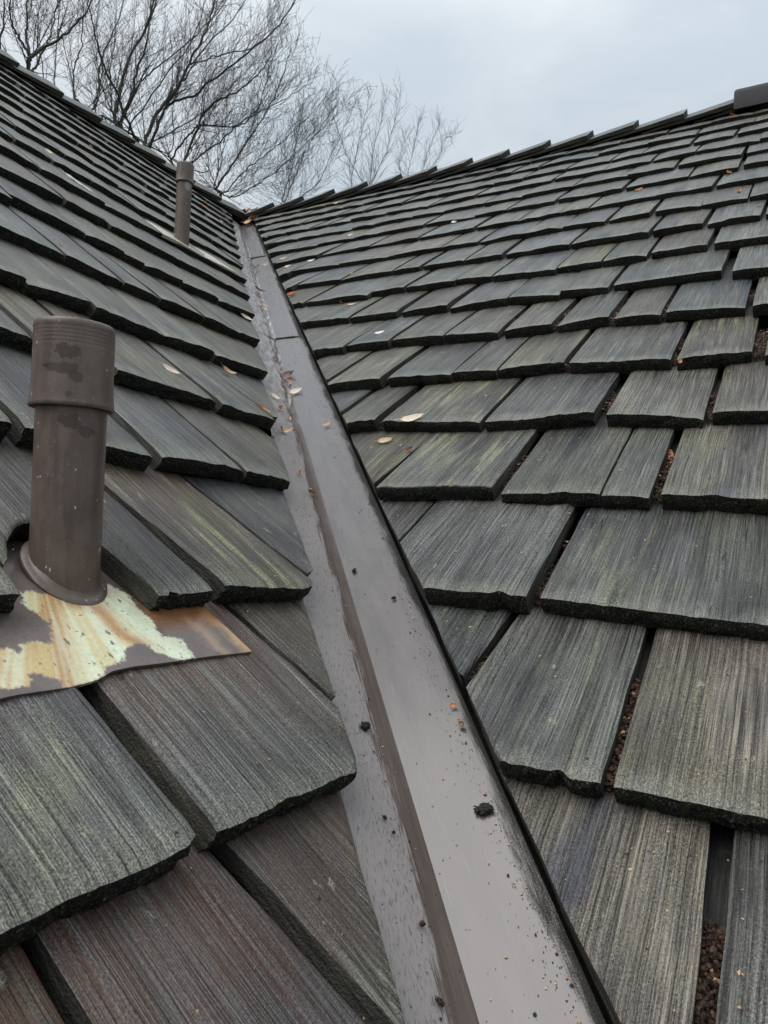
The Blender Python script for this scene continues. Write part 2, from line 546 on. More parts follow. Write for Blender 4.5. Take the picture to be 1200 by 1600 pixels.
M_SEED = simple('seed_scale', (0.20, 0.085, 0.035), (0.60, 0.40, 0.22), 70, 0.6, 0.0)
M_GRIT = simple('black_grit', (0.008, 0.008, 0.007), (0.03, 0.028, 0.024), 200, 0.7, 0.5)
M_MUCK = simple('leaf_mould', (0.012, 0.009, 0.007), (0.13, 0.065, 0.04), 170, 0.7, 0.8, 0.004, 0.3, 5, (0.4, 0.72))
M_MOSS = simple('wet_moss', (0.006, 0.007, 0.006), (0.03, 0.035, 0.025), 300, 0.6, 0.9, 0.003)

# ------------------------------------------------------------------ ground
g = mesh_obj('ground', [(-400, -400, -4.6), (400, -400, -4.6), (400, 400, -4.6), (-400, 400, -4.6)], [(0, 1, 2, 3)],
             simple('damp_grass', (0.03, 0.04, 0.018), (0.07, 0.085, 0.035), 3, 0.9, 0.3, 0.02), smooth=False)
tag(g, kind='structure')

# ------------------------------------------------------------------ roof slopes
SLOPE = {}
for side, lab in (('R', 'wide grey weathered shake roof slope right of the valley, ridge against open sky'),
                  ('L', 'mossy shake roof slope left of the valley, pierced by two brown vent pipes')):
    a, b, n = FR[side]
    mtx = Matrix(((a.x, b.x, n.x, 0), (a.y, b.y, n.y, 0), (a.z, b.z, n.z, 0), (0, 0, 0, 1)))
    SLOPE[side] = thing('roof_slope', lab, 'roof', mtx, group='two shake roof slopes meeting in the valley')
bpy.context.view_layer.update()


def deck(side):
    """solid boarding under the shakes, with the far side of the ridge"""
    root = SLOPE[side]
    inv = root.matrix_world.inverted()
    d = -0.36
    sv = lambda s: (-s * CP) if side == 'R' else (s * CP)
    far = 4.0 if side == 'R' else -10.0
    P = [world(side, sv(-2.2), -2.2, d), world(side, far, -2.2, d), world(side, far, RIDGE_S, d), world(side, sv(RIDGE_S), RIDGE_S, d)]
    back = []
    bdir = (Vector((0, CP, -SP)) if side == 'R' else Vector((-CP, 0, -SP))) * 2.4
    ext = (Vector((-2.4 * CP, 0, 0)) if side == 'R' else Vector((0, 2.4 * CP, 0)))
    back = [P[2] + bdir, P[3] + bdir + ext]
    V = [p for p in P] + back
    Vb = [p + Vector((0, 0, -0.05)) for p in V]
    V = V + Vb
    F = [(0, 1, 2, 3), (3, 2, 4, 5), (9, 8, 7, 6), (11, 10, 8, 9), (0, 6, 7, 1), (1, 7, 8, 2), (2, 8, 10, 4), (4, 10, 11, 5), (5, 11, 9, 3), (3, 9, 6, 0)]
    mesh_obj('deck', [inv @ v for v in V], F, M_DECK, root, smooth=False)


deck('R')
deck('L')

SHAKES = {'R': [], 'L': []}      # records for setting things down on the faces


def vline(side, s):
    j = 0.012 * nz1(s * 2.3, 5.0) + 0.006 * nz1(s * 9.0, 1.0)
    return CUT_R - s * CP + j if side == 'R' else CUT_L + s * CP - j


def shake(side, k, ul, ur, sl=None, sr=None, spl=0.0, spr=0.0, lift=0.0, props=None, sbf=None, wav=1.0, tilt=None, top=None):
    """one split-wood shake. ul, ur: corners of its butt along the course; sl, sr: their height up the slope"""
    rng = random.Random(ord(side) * 7919 + (k + 5) * 104729 + int(round((ul + 40) * 50)) * 31)
    sd = rng.uniform(0, 100)
    sl = k if sl is None else sl
    sr = k if sr is None else sr
    smid = (sl + sr) / 2
    if tilt is None:
        tilt = rng.uniform(-0.018, 0.018) * (1.0 if k < 8 else 0.6)
    t = 0.105 + rng.uniform(-0.012, 0.018)

    def left(s):
        v = ul + spl * (s - smid)
        return max(v, vline('R', s)) if side == 'R' else v

    def right(s):
        v = ur + spr * (s - smid)
        return min(v, vline('L', s)) if side == 'L' else v
    s_end = min(k + 2.15, RIDGE_S) if top is None else top
    s0 = min(sl, sr) if sbf is None else min(sbf(i / 20) for i in range(21))
    tri = False
    if right(s0) - left(s0) < 0.05:
        tri = True
        s = s0
        while s < s_end and right(s) - left(s) < 0.012:
            s += 0.01
        s0 = s
        if s0 > k + 1.15:
            return
    cx, cs = (ul + ur) / 2, smid
    dist = (world(side, cx if not tri else (left(s0 + .3) + right(s0 + .3)) / 2, s0 + 0.3) - CAM).length
    wdt = max(right(s0 + 0.4) - left(s0 + 0.4), 0.05)
    if dist < 0.95:
        dx, ny, nb = 0.022, 16, 5
    elif dist < 1.7:
        dx, ny, nb = 0.04, 9, 4
    elif dist < 2.8:
        dx, ny, nb = 0.08, 5, 3
    else:
        dx, ny, nb = 0.14, 3, 2
    nx = max(3, int(max(wdt, ur - ul if not tri else wdt) / dx))
    # rows up the board
    bs = [s0 + (k + 1.12 - s0) * (j / ny) ** 1.15 for j in range(ny + 1)] if k + 1.12 < s_end else [s0 + (s_end - s0) * j / ny for j in range(ny + 1)]
    if bs[-1] < s_end - 0.1:
        bs.append(s_end)
    # kink where the side meets the valley cut
    kk = None
    f = (lambda s: (ul + spl * (s - smid)) - vline('R', s)) if side == 'R' else (lambda s: vline('L', s) - (ur + spr * (s - smid)))
    if f(bs[0]) < 0 < f(bs[-1]):
        lo, hi = bs[0], bs[-1]
        for _ in range(24):
            m = (lo + hi) / 2
            if f(m) < 0:
                lo = m
            else:
                hi = m
        kk = (lo + hi) / 2
        bs = sorted([q for q in bs if abs(q - kk) > 0.02 or q == bs[0]] + [kk])
    rows = len(bs)
    wa = rng.uniform(0.2, 1.0) * wav
    chip = rng.choice((0.0, 0.0, 0.02, 0.05, 0.07))

    def height(a, u, s):
        fall = -tap(k) * (s - k)
        near = max(0.0, 1 - (s - k))
        bow = 0.022 * wa * nz1(a * 2.2 + sd, s * 0.4, 1.0) * near + 0.005 * wa * nz1(a * 7 + sd, s * 0.6, 4.0) * near
        gro = 0.0050 * nz1(u * 26 + sd, s * 0.9, 2.0) + 0.0028 * nz1(u * 70 + sd, s * 1.4, 7.0)
        return fall + (lift + tilt * (a - 0.5) * 2) * max(0.0, 1 - 0.45 * (s - k)) + bow + gro
    V = []
    # local frame origin on the butt line
    for j, s in enumerate(bs):
        for i in range(nx + 1):
            a = i / nx
            ss = s
            if not tri:
                w_ = max(0.0, 1 - (s - s0) / 0.35)
                ss = s + w_ * (((sl + (sr - sl) * a) if sbf is None else sbf(a)) - s0 + 0.012 * nz1(a * 4 + sd, 3.0) + 0.004 * nz1(a * 23 + sd, 9.0)
                               + chip * max(0.0, nz1(a * 5 + sd, 31.0) - 0.10) + 0.007 * max(0.0, abs(2 * a - 1) - 0.9) * 10)
            l, r = left(ss), right(ss)
            # sides of a split board wander a little
            l += 0.006 * nz1(ss * 4 + sd, 11.0)
            r += 0.006 * nz1(ss * 4 + sd, 12.0)
            if r < l:
                l = r = (l + r) / 2
            u = l + (r - l) * a
            z = height(a, u, ss)
            edge = 0.0
            if i in (0, nx):
                z -= 0.010
            if j == 0 and not tri:
                z -= 0.008
            V.append([u, ss, z])
    NT_ = len(V)
    idx = lambda j, i: j * (nx + 1) + i
    F, FM = [], []
    for j in range(rows - 1):
        for i in range(nx):
            F.append((idx(j, i), idx(j, i + 1), idx(j + 1, i + 1), idx(j + 1, i)))
            FM.append(0)
    # butt face
    br = []
    base = list(range(nx + 1))
    for m in range(1, nb + 1):
        row = []
        for i in range(nx + 1):
            u, ss, z = V[i]
            q = m / nb
            ro = 0.010 * nz1(u * 28 + sd, m * 1.7, 6.0) + 0.016 * nz1(u * 90, m * 3.1, sd)
            if tri:
                ro = 0
            zz = z - t * q + (0.010 * nz1(u * 40 + sd, m * 2.0) if m < nb else 0.004 * nz1(u * 18, sd))
            row.append(len(V))
            V.append([u, ss - (0.010 if m == 1 else 0.014) * (0 if tri else 1) + ro * (1 if m < nb else 0.6) + 0.02 * q * (0 if tri else 1), zz])
        prev = base if m == 1 else br[-1]
        for i in range(nx):
            F.append((prev[i + 1], prev[i], row[i], row[i + 1]))
            FM.append(1)
        br.append(row)
    # underside, thin towards the head
    und = [br[-1]]
    for j in range(1, rows):
        row = []
        for i in range(nx + 1):
            u, ss, z = V[idx(j, i)]
            th = t * max(0.18, 1 - 0.42 * (ss - k))
            row.append(len(V))
            V.append([u, ss, z - th])
        for i in range(nx):
            F.append((und[-1][i + 1], und[-1][i], row[i], row[i + 1]))
            FM.append(2)
        und.append(row)
    # head
    for i in range(nx):
        F.append((idx(rows - 1, i), idx(rows - 1, i + 1), und[-1][i + 1], und[-1][i]))
        FM.append(2)
    # sides
    for i, flip in ((0, False), (nx, True)):
        ring = [idx(0, i)] + [r[i] for r in br]
        f0 = ring + [und[1][i], idx(1, i)]
        F.append(tuple(f0 if not flip else f0[::-1]))
        FM.append(2)
        for j in range(1, rows - 1):
            q = (idx(j, i), und[j][i], und[j + 1][i], idx(j + 1, i))
            F.append(q if not flip else q[::-1])
            FM.append(2)
    oc = (cx, smid)
    VV = [((v[0] - oc[0]) * E, (v[1] - oc[1]) * E, v[2] * E) for v in V]
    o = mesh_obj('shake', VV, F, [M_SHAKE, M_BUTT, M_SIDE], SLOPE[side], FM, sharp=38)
    o.location = (oc[0] * E, oc[1] * E, 0)
    p = dict(tone=0.0, green=0.12, red=0.0, blue=0.16, yellow=0.0)
    if side == 'L':
        p.update(green=0.25, red=0.12)
    if rng.random() < 0.16:
        p['green'] += 0.4
    if rng.random() < (0.38 if side == 'R' else 0.15):
        p['blue'] += 0.6
    if rng.random() < 0.10:
        p['yellow'] = 0.7
    if props:
        p.update(props)
    for kx, vv in p.items():
        o[kx] = float(vv)
    SHAKES[side].append((k, ul, ur, smid, lift, tilt, left, right, s0))
    return o


def surf(side, u, s):
    """height of the shake face under a point of the slope"""
    best = None
    for (k, ul, ur, sm, lift, tilt, left, right, s0) in SHAKES[side]:
        if s0 - 0.02 <= s <= k + 2.1 and left(s) <= u <= right(s):
            a = (u - left(s)) / max(right(s) - left(s), 1e-3)
            z = -tap(k) * (s - k) + (lift + tilt * (a - 0.5) * 2) * max(0, 1 - 0.45 * (s - k))
            if best is None or z > best:
                best = z
    return best


def pxc(side, k, pts, gap_left=None):
    """a measured butt: two corner pixels -> ul, ur, sl, sr"""
    (u0, s0), (u1, s1) = hit(side, *pts[0]), hit(side, *pts[1])
    c = lambda s: k + max(-0.13, min(0.13, s - k))
    return u0, u1, c(s0), c(s1)


# measured courses. entries: (left px, right px[, extra]) for a butt whose two corners show, or plain joint positions
def row_px(side, k, items):
    for it in items:
        a, b = it[0], it[1]
        ex = dict(it[2]) if len(it) > 2 else {}
        if isinstance(a, tuple):
            u0, s0 = hit(side, *a)
        else:
            u0, s0 = a, None
        if isinstance(b, tuple):
            u1, s1 = hit(side, *b)
        else:
            u1, s1 = b, None
        cl_ = lambda s: None if s is None else k + max(-0.1, min(0.1, s - k))
        s0, s1 = cl_(s0), cl_(s1)
        s0 = s1 if s0 is None else s0
        s1 = s0 if s1 is None else s1
        shake(side, k, u0, u1, s0, s1, **ex)


def pr(**k):
    return {'props': k}


def fill(side, k, u_from, u_to, seed, wmin=0.42, wmax=1.02):
    """the rest of a course with boards of uneven widths"""
    rng = random.Random(seed)
    u = u_from
    wander = 0.0
    while u < u_to:
        wd = rng.uniform(wmin, wmax)
        gp = rng.choice((0.012, 0.018, 0.025, 0.03, 0.055, 0.075))
        slip = -0.11 if rng.random() < 0.04 else 0.0
        shake(side, k, u, u + wd, k + wander + slip + rng.uniform(-0.04, 0.04), k + wander + slip + rng.uniform(-0.04, 0.04),
              spl=rng.uniform(-0.025, 0.025), spr=rng.uniform(-0.025, 0.025), lift=rng.uniform(-0.010, 0.018) * (1.0 if k < 8 else 0.5))
        u += wd + gp
        wander = 0.05 * nz1(u * 0.55, seed * 3.1)


vl = lambda s: CUT_R - s * CP
# --- right slope
fill('R', -2, vl(-1) - 0.6, 3.2, 1)
fill('R', -1, vl(0) - 0.5, 3.2, 2)
row_px('R', 0, [(-0.6, 0.392, {'spr': -0.03, **pr(blue=0.75, tone=-0.02, green=0.05)}), (0.440, 1.35, pr(tone=0.0, blue=0.3))])
fill('R', 0, 1.40, 3.2, 11)
row_px('R', 1, [(-1.5, -0.79, {'spr': 0.1}), (-0.735, (937, 1222), {'spl': 0.1, **pr(tone=-0.06, blue=0.85, green=0.0, yellow=0.35)}),
                ((957, 1228), (1285, 1292), pr(tone=0.02, green=0.25, yellow=0.15))])
fill('R', 1, hit('R', 1290, 1290)[0] + 0.05, 3.2, 12)
row_px('R', 2, [(-2.3, -1.56, {}), (-1.525, (822, 937), {'lift': 0.03, 'spl': 0.0, **pr(tone=0.10, green=0.0, blue=0.1)}),
                ((843, 933), (1330, 990), {'wav': 1.7, **pr(tone=0.0, blue=0.4, green=0.3, yellow=0.3)})])
fill('R', 2, hit('R', 1335, 990)[0] + 0.05, 3.2, 13)
row_px('R', 3, [(-2.8, -2.025, {'spr': 0.06}), ((587, 763), (768, 763), {'lift': 0.015, **pr(tone=0.02, yellow=0.75, blue=0.2)}),
                ((780, 767), (936, 773), pr(tone=-0.05, blue=0.8)), ((939, 774), (1013, 775), pr(tone=0.05)), ((1033, 773), (1310, 783), pr(green=0.35, tone=0.06))])
fill('R', 3, hit('R', 1315, 783)[0] + 0.05, 3.2, 14)
row_px('R', 4, [(-3.5, -3.02, {}), (-2.98, (585, 652), pr(tone=0.1)), ((595, 656), (748, 658), pr(tone=-0.08, yellow=0.9)),
                ((757, 657), (927, 643), pr(blue=0.7, tone=-0.02)), ((947, 646), (1098, 647), pr(blue=0.2, tone=0.1)), ((1113, 642), (1290, 634), pr(green=0.3))])
fill('R', 4, hit('R', 1295, 634)[0] + 0.05, 3.2, 15)
row_px('R', 5, [(-4.2, -3.56, {}), (-3.53, (592, 592), pr(tone=0.08)), ((605, 590), (702, 583)), ((707, 580), (773, 576), pr(blue=0.6)),
                ((777, 574), (880, 563)), ((888, 566), (1047, 559), pr(blue=0.4)), ((1058, 560), (1175, 545), pr(green=0.6)), ((1196, 551), (1300, 545))])
fill('R', 5, hit('R', 1310, 545)[0], 3.2, 16)
row_px('R', 6, [(vl(6) - 0.95, (534, 541)), ((537, 537), (605, 531)), ((611, 527), (691, 525)), ((695, 524), (776, 516)), ((787, 515), (860, 505)),
                ((870, 505), (950, 492)), ((960, 494), (1031, 489)), ((1040, 487), (1164, 476), pr(green=0.3)), ((1176, 479), (1290, 468))])
fill('R', 6, hit('R', 1300, 468)[0], 3.2, 17)
row_px('R', 7, [(vl(7) - 0.95, (541, 494)), ((546, 495), (617, 485)), ((626, 484), (697, 476)), ((702, 479), (791, 465), pr(blue=0.5)), ((794, 465), (872, 457)),
                ((875, 454), (949, 444)), ((959, 439), (1127, 419), pr(tone=0.08)), ((1144, 422), (1260, 408))])
fill('R', 7, hit('R', 1268, 408)[0], 3.2, 18)
row_px('R', 8, [(vl(8) - 0.95, (471, 472)), ((477, 471), (572, 460)), ((575, 455), (629, 447)), ((634, 447), (709, 437)), ((712, 434), (766, 430)),
                ((769, 431), (866, 420)), ((870, 417), (938, 407), pr(green=1.0, yellow=0.8, tone=0.1)), ((941, 407), (1009, 395)), ((1020, 387), (1106, 375)), ((1116, 377), (1230, 362))])
fill('R', 8, hit('R', 1238, 362)[0], 3.2, 19)
for k in range(9, 18):
    fill('R', k, vl(k) - 0.35 - 0.1 * (k % 3), 3.0, 30 + k)

# --- left slope
ll = lambda s: 0.44 * s - 2.6
fill('L', -2, -3.6, -1.4, 51)
fill('L', -1, -3.4, -0.9, 52)
row_px('L', 0, [(-2.6, -1.9, pr(red=0.9, yellow=0.0)), (-1.86, -0.965, {'spr': 0.0, **pr(red=1.0, tone=-0.12, yellow=0.0, green=0.05)}),
                (-0.92, -0.235, {'spr': -0.11, 'spl': 0.0, **pr(red=1.0, tone=-0.14, yellow=0.0, green=0.05)}),
                (-0.205, 0.9, {'spl': -0.08, **pr(red=0.7, tone=-0.08, yellow=0.0)})])
row_px('L', 1, [(-2.4, -1.66, {}), (-1.62, (317, 1315), {'spr': -0.03, 'lift': 0.01, 'tilt': 0.0, 'wav': 0.6, **pr(tone=-0.02, green=0.5, red=0.25, yellow=0.0)}),
                ((347, 1296), 0.60, {'spl': -0.02, 'spr': -0.11, 'tilt': 0.0, 'wav': 0.6, **pr(tone=-0.16, green=0.08, red=1.0, yellow=0.0)}),
                (0.635, 1.9, {'spl': -0.10, **pr(red=0.4)})])
PIPE_U, PIPE_S = hit('L', 101, 893, -0.10)
row_px('L', 2, [(-2.0, -1.3, {}), (-1.26, (37, 928), {'sl': None} if False else pr(green=0.4)),
                (-0.50, -0.10, {'sbf': lambda a: 2.15 + 0.24 * math.sin(math.pi / 2 * min(1, a / 0.5)) ** 1.2, 'spl': -0.03, **pr(tone=-0.05)}),
                ((253, 930), (338, 922), {'spl': -0.20, 'spr': -0.09, **pr(tone=-0.12, red=0.35)}),
                ((355, 918), 1.175, {'spl': -0.16, 'spr': -0.17, **pr(tone=-0.12, yellow=1.0, green=0.5, red=0.7)}),
                (1.205, 2.4, {'spl': -0.17, **pr(tone=0.0, green=0.4)})])
row_px('L', 3, [(-1.6, -0.9, {}), (-0.86, (22, 663), {}), ((42, 667), (243, 713), pr(tone=0.08, green=0.4)), ((258, 710), (385, 733), pr(tone=0.08, green=0.3)),
                ((388, 735), 2.5, pr(tone=0.08, green=0.35))])
row_px('L', 4, [(-1.2, -0.45, {}), (-0.42, (55, 522), {}), ((57, 523), (183, 577), pr(tone=0.12)), ((185, 579), (342, 626), pr(tone=0.12, green=0.3)),
                ((350, 631), 2.62, pr(blue=0.6)), (2.65, 3.6)])
row_px('L', 5, [(-0.9, -0.1, {}), (-0.07, (43, 437), pr(tone=0.15)), ((48, 440), (143, 473), pr(tone=0.15, green=0.3)), ((152, 480), 2.15, pr(tone=0.18, blue=0.4)), (2.18, 2.75, {}), (2.79, 4.2, {})])
row_px('L', 6, [(-0.3, 0.6, {}), (0.63, (103, 397), pr(blue=0.4, tone=0.15)), ((105, 398), (197, 438), pr(tone=0.1)), ((198, 439), (252, 466)), ((254, 467), (320, 493)), ((322, 495), 3.9, {}), (3.94, 5.0, {})])
row_px('L', 7, [(0.1, 0.95, {}), (0.98, 1.75, {}), (1.78, (133, 357)), ((137, 360), (195, 393)), ((196, 394), (230, 415)), ((232, 416), (287, 438)), ((289, 439), 4.4), (4.43, 6.2)])
for k in range(8, 18):
    fill('L', k, ll(k) - 0.1 * (k % 4), 0.786 * k + 0.6, 70 + k)


# ------------------------------------------------------------------ ridge caps
def ridge_cap(side, u, dirn, rng):
    """a pair of narrow boards over the ridge; the thick end points along dirn"""
    Ln, wd = 1.9, 0.50
    t = 0.10
    tt = 0.13
    V, F, FM = [], [], []
    a, b, n = FR[side]
    # ridge-local frame in the slope's own coordinates (u, s, h)
    # profile points (across): front bottom, front edge, apex, back edge
    c2, s2 = math.cos(2 * PITCH), math.sin(2 * PITCH)
    def back(d, h):          # point d down the far slope, height h over it
        return (d * c2 + h * s2, -d * s2 + h * c2)
    nl = 6
    for j in range(nl + 1):
        q = j / nl
        uu = u - dirn * Ln * q
        hh = 0.20 + rng.uniform(-.004, .004) - tt * 1.05 * q * Ln / 1.07 * 0.85
        th = t * (1 - 0.75 * q)
        lift = hh
        ap = math.tan(PITCH)          # mitre at the apex
        prof = [(-wd, lift), (lift * ap * 0.5, lift), ]
        top_f = (-wd + rng.uniform(-.01, .01), lift)
        apex_h = lift
        # apex: intersection of both offset planes
        apx = (apex_h * math.tan(PITCH), apex_h)
        bk = back(wd, lift)
        bkb = back(wd, lift - th)
        apb = ((apex_h - th) * math.tan(PITCH), apex_h - th)
        fb = (-wd, lift - th)
        for (ds, h) in (top_f, apx, bk, bkb, apb, fb):
            V.append((uu * E, (RIDGE_S + ds) * E, h * E))
    for j in range(nl):
        for i in range(6):
            p, q = j * 6 + i, j * 6 + (i + 1) % 6
            f = (p, q, q + 6, p + 6)
            F.append(f if dirn > 0 else f[::-1])
            FM.append(0 if i < 2 else 2)
    f1, f2 = (0, 5, 4, 1), (1, 4, 3, 2)
    F += [f1, f2] if dirn > 0 else [f1[::-1], f2[::-1]]
    FM += [1, 1]
    m = nl * 6
    f1, f2 = (m, m + 1, m + 4, m + 5), (m + 1, m + 2, m + 3, m + 4)
    F += [f1, f2] if dirn > 0 else [f1[::-1], f2[::-1]]
    FM += [1, 1]
    # local origin at the cap
    V = [(x - u * E, y - RIDGE_S * E, z) for x, y, z in V]
    # grain runs along the ridge: turn the mesh so that local Y is along the board
    V2 = [(-dirn * y, dirn * -x if False else -dirn * x, z) for x, y, z in V]
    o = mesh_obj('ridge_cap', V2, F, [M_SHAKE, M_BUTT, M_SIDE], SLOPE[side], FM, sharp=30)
    # rotation taking (X,Y) = (-dirn*y, -dirn*x) back; is a reflection for one sign, so use a matrix
    o.matrix_local = Matrix(((0, -dirn, 0, u * E), (-dirn, 0, 0, RIDGE_S * E), (0, 0, 1, 0), (0, 0, 0, 1)))
    for kx, vv in dict(tone=-0.3, green=0.3, red=0.0, blue=0.1, yellow=0.0).items():
        o[kx] = float(vv)


rng = random.Random(5)


def ridge_px(side, px, py):
    """u of a pixel on the ridge line"""
    d = ray(px, py)
    # intersect with vertical plane of the ridge
    if side == 'R':
        t = (RIDGE_S * CP * E - CAM.y) / d.y
        return (CAM + d * t).x / E
    t = (-RIDGE_S * CP * E - CAM.x) / d.x
    return (CAM + d * t).y / E


steps = [(627, 272), (682, 259), (738, 244), (796, 229), (860, 216), (927, 199), (998, 183), (1074, 167)]
us = [ridge_px('R', *p) for p in steps]
u0 = us[0]
while u0 - 1.07 > -14.5:
    u0 -= 1.07
    us.insert(0, u0)
while us[-1] < 2.6:
    us.append(us[-1] + 1.05)
for u in us:
    ridge_cap('R', u, 1, rng)
stl = [(80, 131), (140, 167), (192, 205), (240, 235)]
us = [ridge_px('L', *p) for p in stl]
while us[-1] < 14.2:
    us.append(us[-1] + 1.05)
while us[0] > 4.0:
    us.insert(0, us[0] - 1.07)
for u in us:
    ridge_cap('L', u, 1, rng)

# ------------------------------------------------------------------ valley metal
valley = thing('valley_flashing', 'brown painted wet metal valley gutter running up between two shake slopes', 'gutter', Matrix.Identity(4))


def valley_sheet(s_lo, s_hi, lift0, seed):
    ws = [-0.50, -0.47, -0.43, -0.38, -0.3, -0.22, -0.15, -0.08, -0.03, 0.0, 0.03, 0.08, 0.15, 0.22, 0.3, 0.36, 0.40, 0.43, 0.46]
    n = max(8, int((s_hi - s_lo) / 0.16))
    V, UVs, F = [], [], []
    for j in range(n + 1):
        s = s_lo + (s_hi - s_lo) * j / n
        for w_ in ws:
            base = Vector((-s * CP, s * CP, s * SP - METAL_D / CP))
            d = Vector((w_, 0, 0)) if w_ >= 0 else Vector((0, w_, 0))
            lf = (lift0 if w_ >= 0 else lift0 * 0.2) * max(0.25, 1 - 0.12 * (s - s_lo)) * max(0.0, 1 - max(0, abs(w_) - 0.34) / 0.09)
            wav = 0.006 * nz1(s * 0.7, w_ * 2, seed) * min(1, abs(w_) * 6)
            rib = 0.0
            p = base + d + Vector((0, 0, lf + wav + rib))
            V.append(p * E)
            UVs.append((w_ * E, s * E))
    m = len(ws)
    for j in range(n):
        for i in range(m - 1):
            F.append((j * m + i, j * m + i + 1, (j + 1) * m + i + 1, (j + 1) * m + i))
    # thickness: copy below, closing the lower edge
    nv = len(V)
    V += [v - Vector((0, 0, (0.010 if UVs[q][0] >= 0 else 0.003) * E)) for q, v in enumerate(V[:nv])]
    UVs += UVs[:nv]
    F += [tuple(x + nv for x in f[::-1]) for f in F[:]]
    for i in range(m - 1):
        F.append((i, i + nv, i + 1 + nv, i + 1))
    mesh_obj('metal_sheet', V, F, M_VALLEY, valley, sharp=24, uvs=UVs)


valley_sheet(-2.4, 7.4, 0.0, 1.0)
valley_sheet(7.0, 12.9, 0.024, 2.0)
valley_sheet(12.55, 17.9, 0.036, 3.0)


def metal_hit(px, py):
    """pixel -> world point on the valley metal"""
    for side in ('R', 'L'):
        u, s = hit(side, px, py, -METAL_D)
        P = world(side, u, s, -METAL_D)
        # which leaf
        other = 'L' if side == 'R' else 'R'
        if P.dot(FR[other][2]) / E >= -METAL_D - 1e-4:
            return side, u, s, P
    return 'R', u, s, P


# ------------------------------------------------------------------ vent pipes
def lathe(name, prof, seg, mat, parent, cap=False, sharp=40):
    V, F = [], []
    for (r, z) in prof:
        for i in range(seg):
            a = 2 * math.pi * i / seg
            V.append((r * math.cos(a), r * math.sin(a), z))
    for j in range(len(prof) - 1):
        for i in range(seg):
            k2 = (i + 1) % seg
            F.append((j * seg + i, j * seg + k2, (j + 1) * seg + k2, (j + 1) * seg + i))
    return mesh_obj(name, V, F, mat, parent, sharp=sharp)


def pipe(base_px, base_h, top_px, coup_px, r, rc, label, plate, mats):
    u, s = hit('L', *base_px, base_h)
    B = world('L', u, s, base_h)
    # top: along the vertical plane at the same depth
    d = ray(*top_px)
    t = ((B - CAM).dot(fw)) / d.dot(fw)
    T = CAM + d * t
    dc = ray(*coup_px)
    Cc = CAM + dc * (((B - CAM).dot(fw)) / dc.dot(fw))
    ax = (T - B)
    Ln = ax.length
    Lc = (Cc - B).length
    rot = ax.to_track_quat('Z', 'Y').to_matrix().to_4x4()
    # face local -Y towards the camera so the stains sit on the visible side
    root = thing('vent_pipe', label, 'pipe', Matrix.Translation(B) @ rot, group='brown roof vent pipes')
    zl = -0.35 * E
    lathe('pipe_body', [(r, zl), (r, 0), (r, Ln * 0.3), (r, Ln * 0.6), (r, Ln - 0.06 * E), (r * 0.86, Ln - 0.06 * E), (r * 0.86, Ln * 0.4)], 40, mats[0], root)
    hC = Ln - Lc
    pf = [(r * 1.005, Lc + 0.004), (rc * 1.03, Lc), (rc * 1.06, Lc + 0.0015), (rc * 1.045, Lc + 0.05 * hC), (rc * 1.015, Lc + 0.2 * hC), (rc, Lc + 0.4 * hC), (rc, Lc + 0.68 * hC)]
    z = Lc + 0.70 * hC
    for i in range(5):       # moulded rings near the top
        pf += [(rc, z), (rc * 0.996, z + 0.012 * hC), (rc * 0.996, z + 0.022 * hC), (rc, z + 0.034 * hC)]
        z += 0.044 * hC
    pf += [(rc, Ln - 0.06 * hC), (rc * 0.985, Ln - 0.025 * hC), (rc * 0.95, Ln - 0.006 * hC), (rc * 0.9, Ln), (rc * 0.84, Ln - 0.01 * hC), (rc * 0.8, Lc + 0.5 * hC)]
    lathe('coupling', pf, 48, mats[1], root, sharp=60)
    return root, B, (u, s)


# direction in pipe space that faces the camera is found at build time, stains are placed with it
PB = hit('L', 101, 893, -0.10)
Bp = world('L', *PB, -0.10)


def facing(B, top_px):
    d = ray(*top_px)
    T = CAM + d * (((B - CAM).dot(fw)) / d.dot(fw))
    q = (T - B).to_track_quat('Z', 'Y').to_matrix()
    v = q.inverted() @ (CAM - B)
    a = math.atan2(v.y, v.x)
    return a, (T - B).length


ang, LnA = facing(Bp, (118, 508))
RA, RCA = 0.1245 * E, 0.142 * E
side_v = lambda off, z, r: (r * math.cos(ang + off), r * math.sin(ang + off), z)
# photo x grows to the right = decreasing angle or increasing? right of the pipe as seen from the camera
rq = (CAM - Bp).cross(Vector((0, 0, 1)))
sgn = 1.0
mats_big = (mat_pipe('brown_pipe_paint', [(side_v(-0.05 * sgn, LnA * 0.60, RA), (0.009, 0.009, 0.007)), (side_v(0.45, LnA * 0.56, RA), (0.008, 0.008, 0.004))]),
            mat_pipe('brown_coupling_paint', [(side_v(-0.18, LnA * 0.865, RCA), (0.011, 0.011, 0.0065)), (side_v(-0.25, LnA * 0.80, RCA), (0.017, 0.017, 0.0045)),
                                             (side_v(0.1, LnA * 0.775, RCA), (0.007, 0.007, 0.005)), (side_v(-0.1, LnA * 0.70, RCA), (0.003, 0.003, 0.003))]))
pipe1, B1, us1 = pipe((101, 893), -0.10, (118, 508), (112, 640), RA, RCA,
                      'thick brown vent pipe in the foreground with streaked coupling, standing in peeling flashing', True, mats_big)
Bs = world('L', *hit('L', 283, 385, -0.08), -0.08)
ang2, LnB = facing(Bs, (290, 257))
mats_small = (mat_pipe('grey_brown_pipe_paint', (), [((0.108 * E * math.cos(ang2 + 0.5), 0.108 * E * math.sin(ang2 + 0.5), LnB * 0.72), (0.012, 0.012, 0.018))]),
              mat_pipe('grey_brown_coupling_paint'))
pipe2, B2, us2 = pipe((283, 385), -0.08, (290, 257), (290, 287), 0.108 * E, 0.124 * E,
                      'slim brown vent pipe farther up the left slope, tops out against the bare trees', False, mats_small)

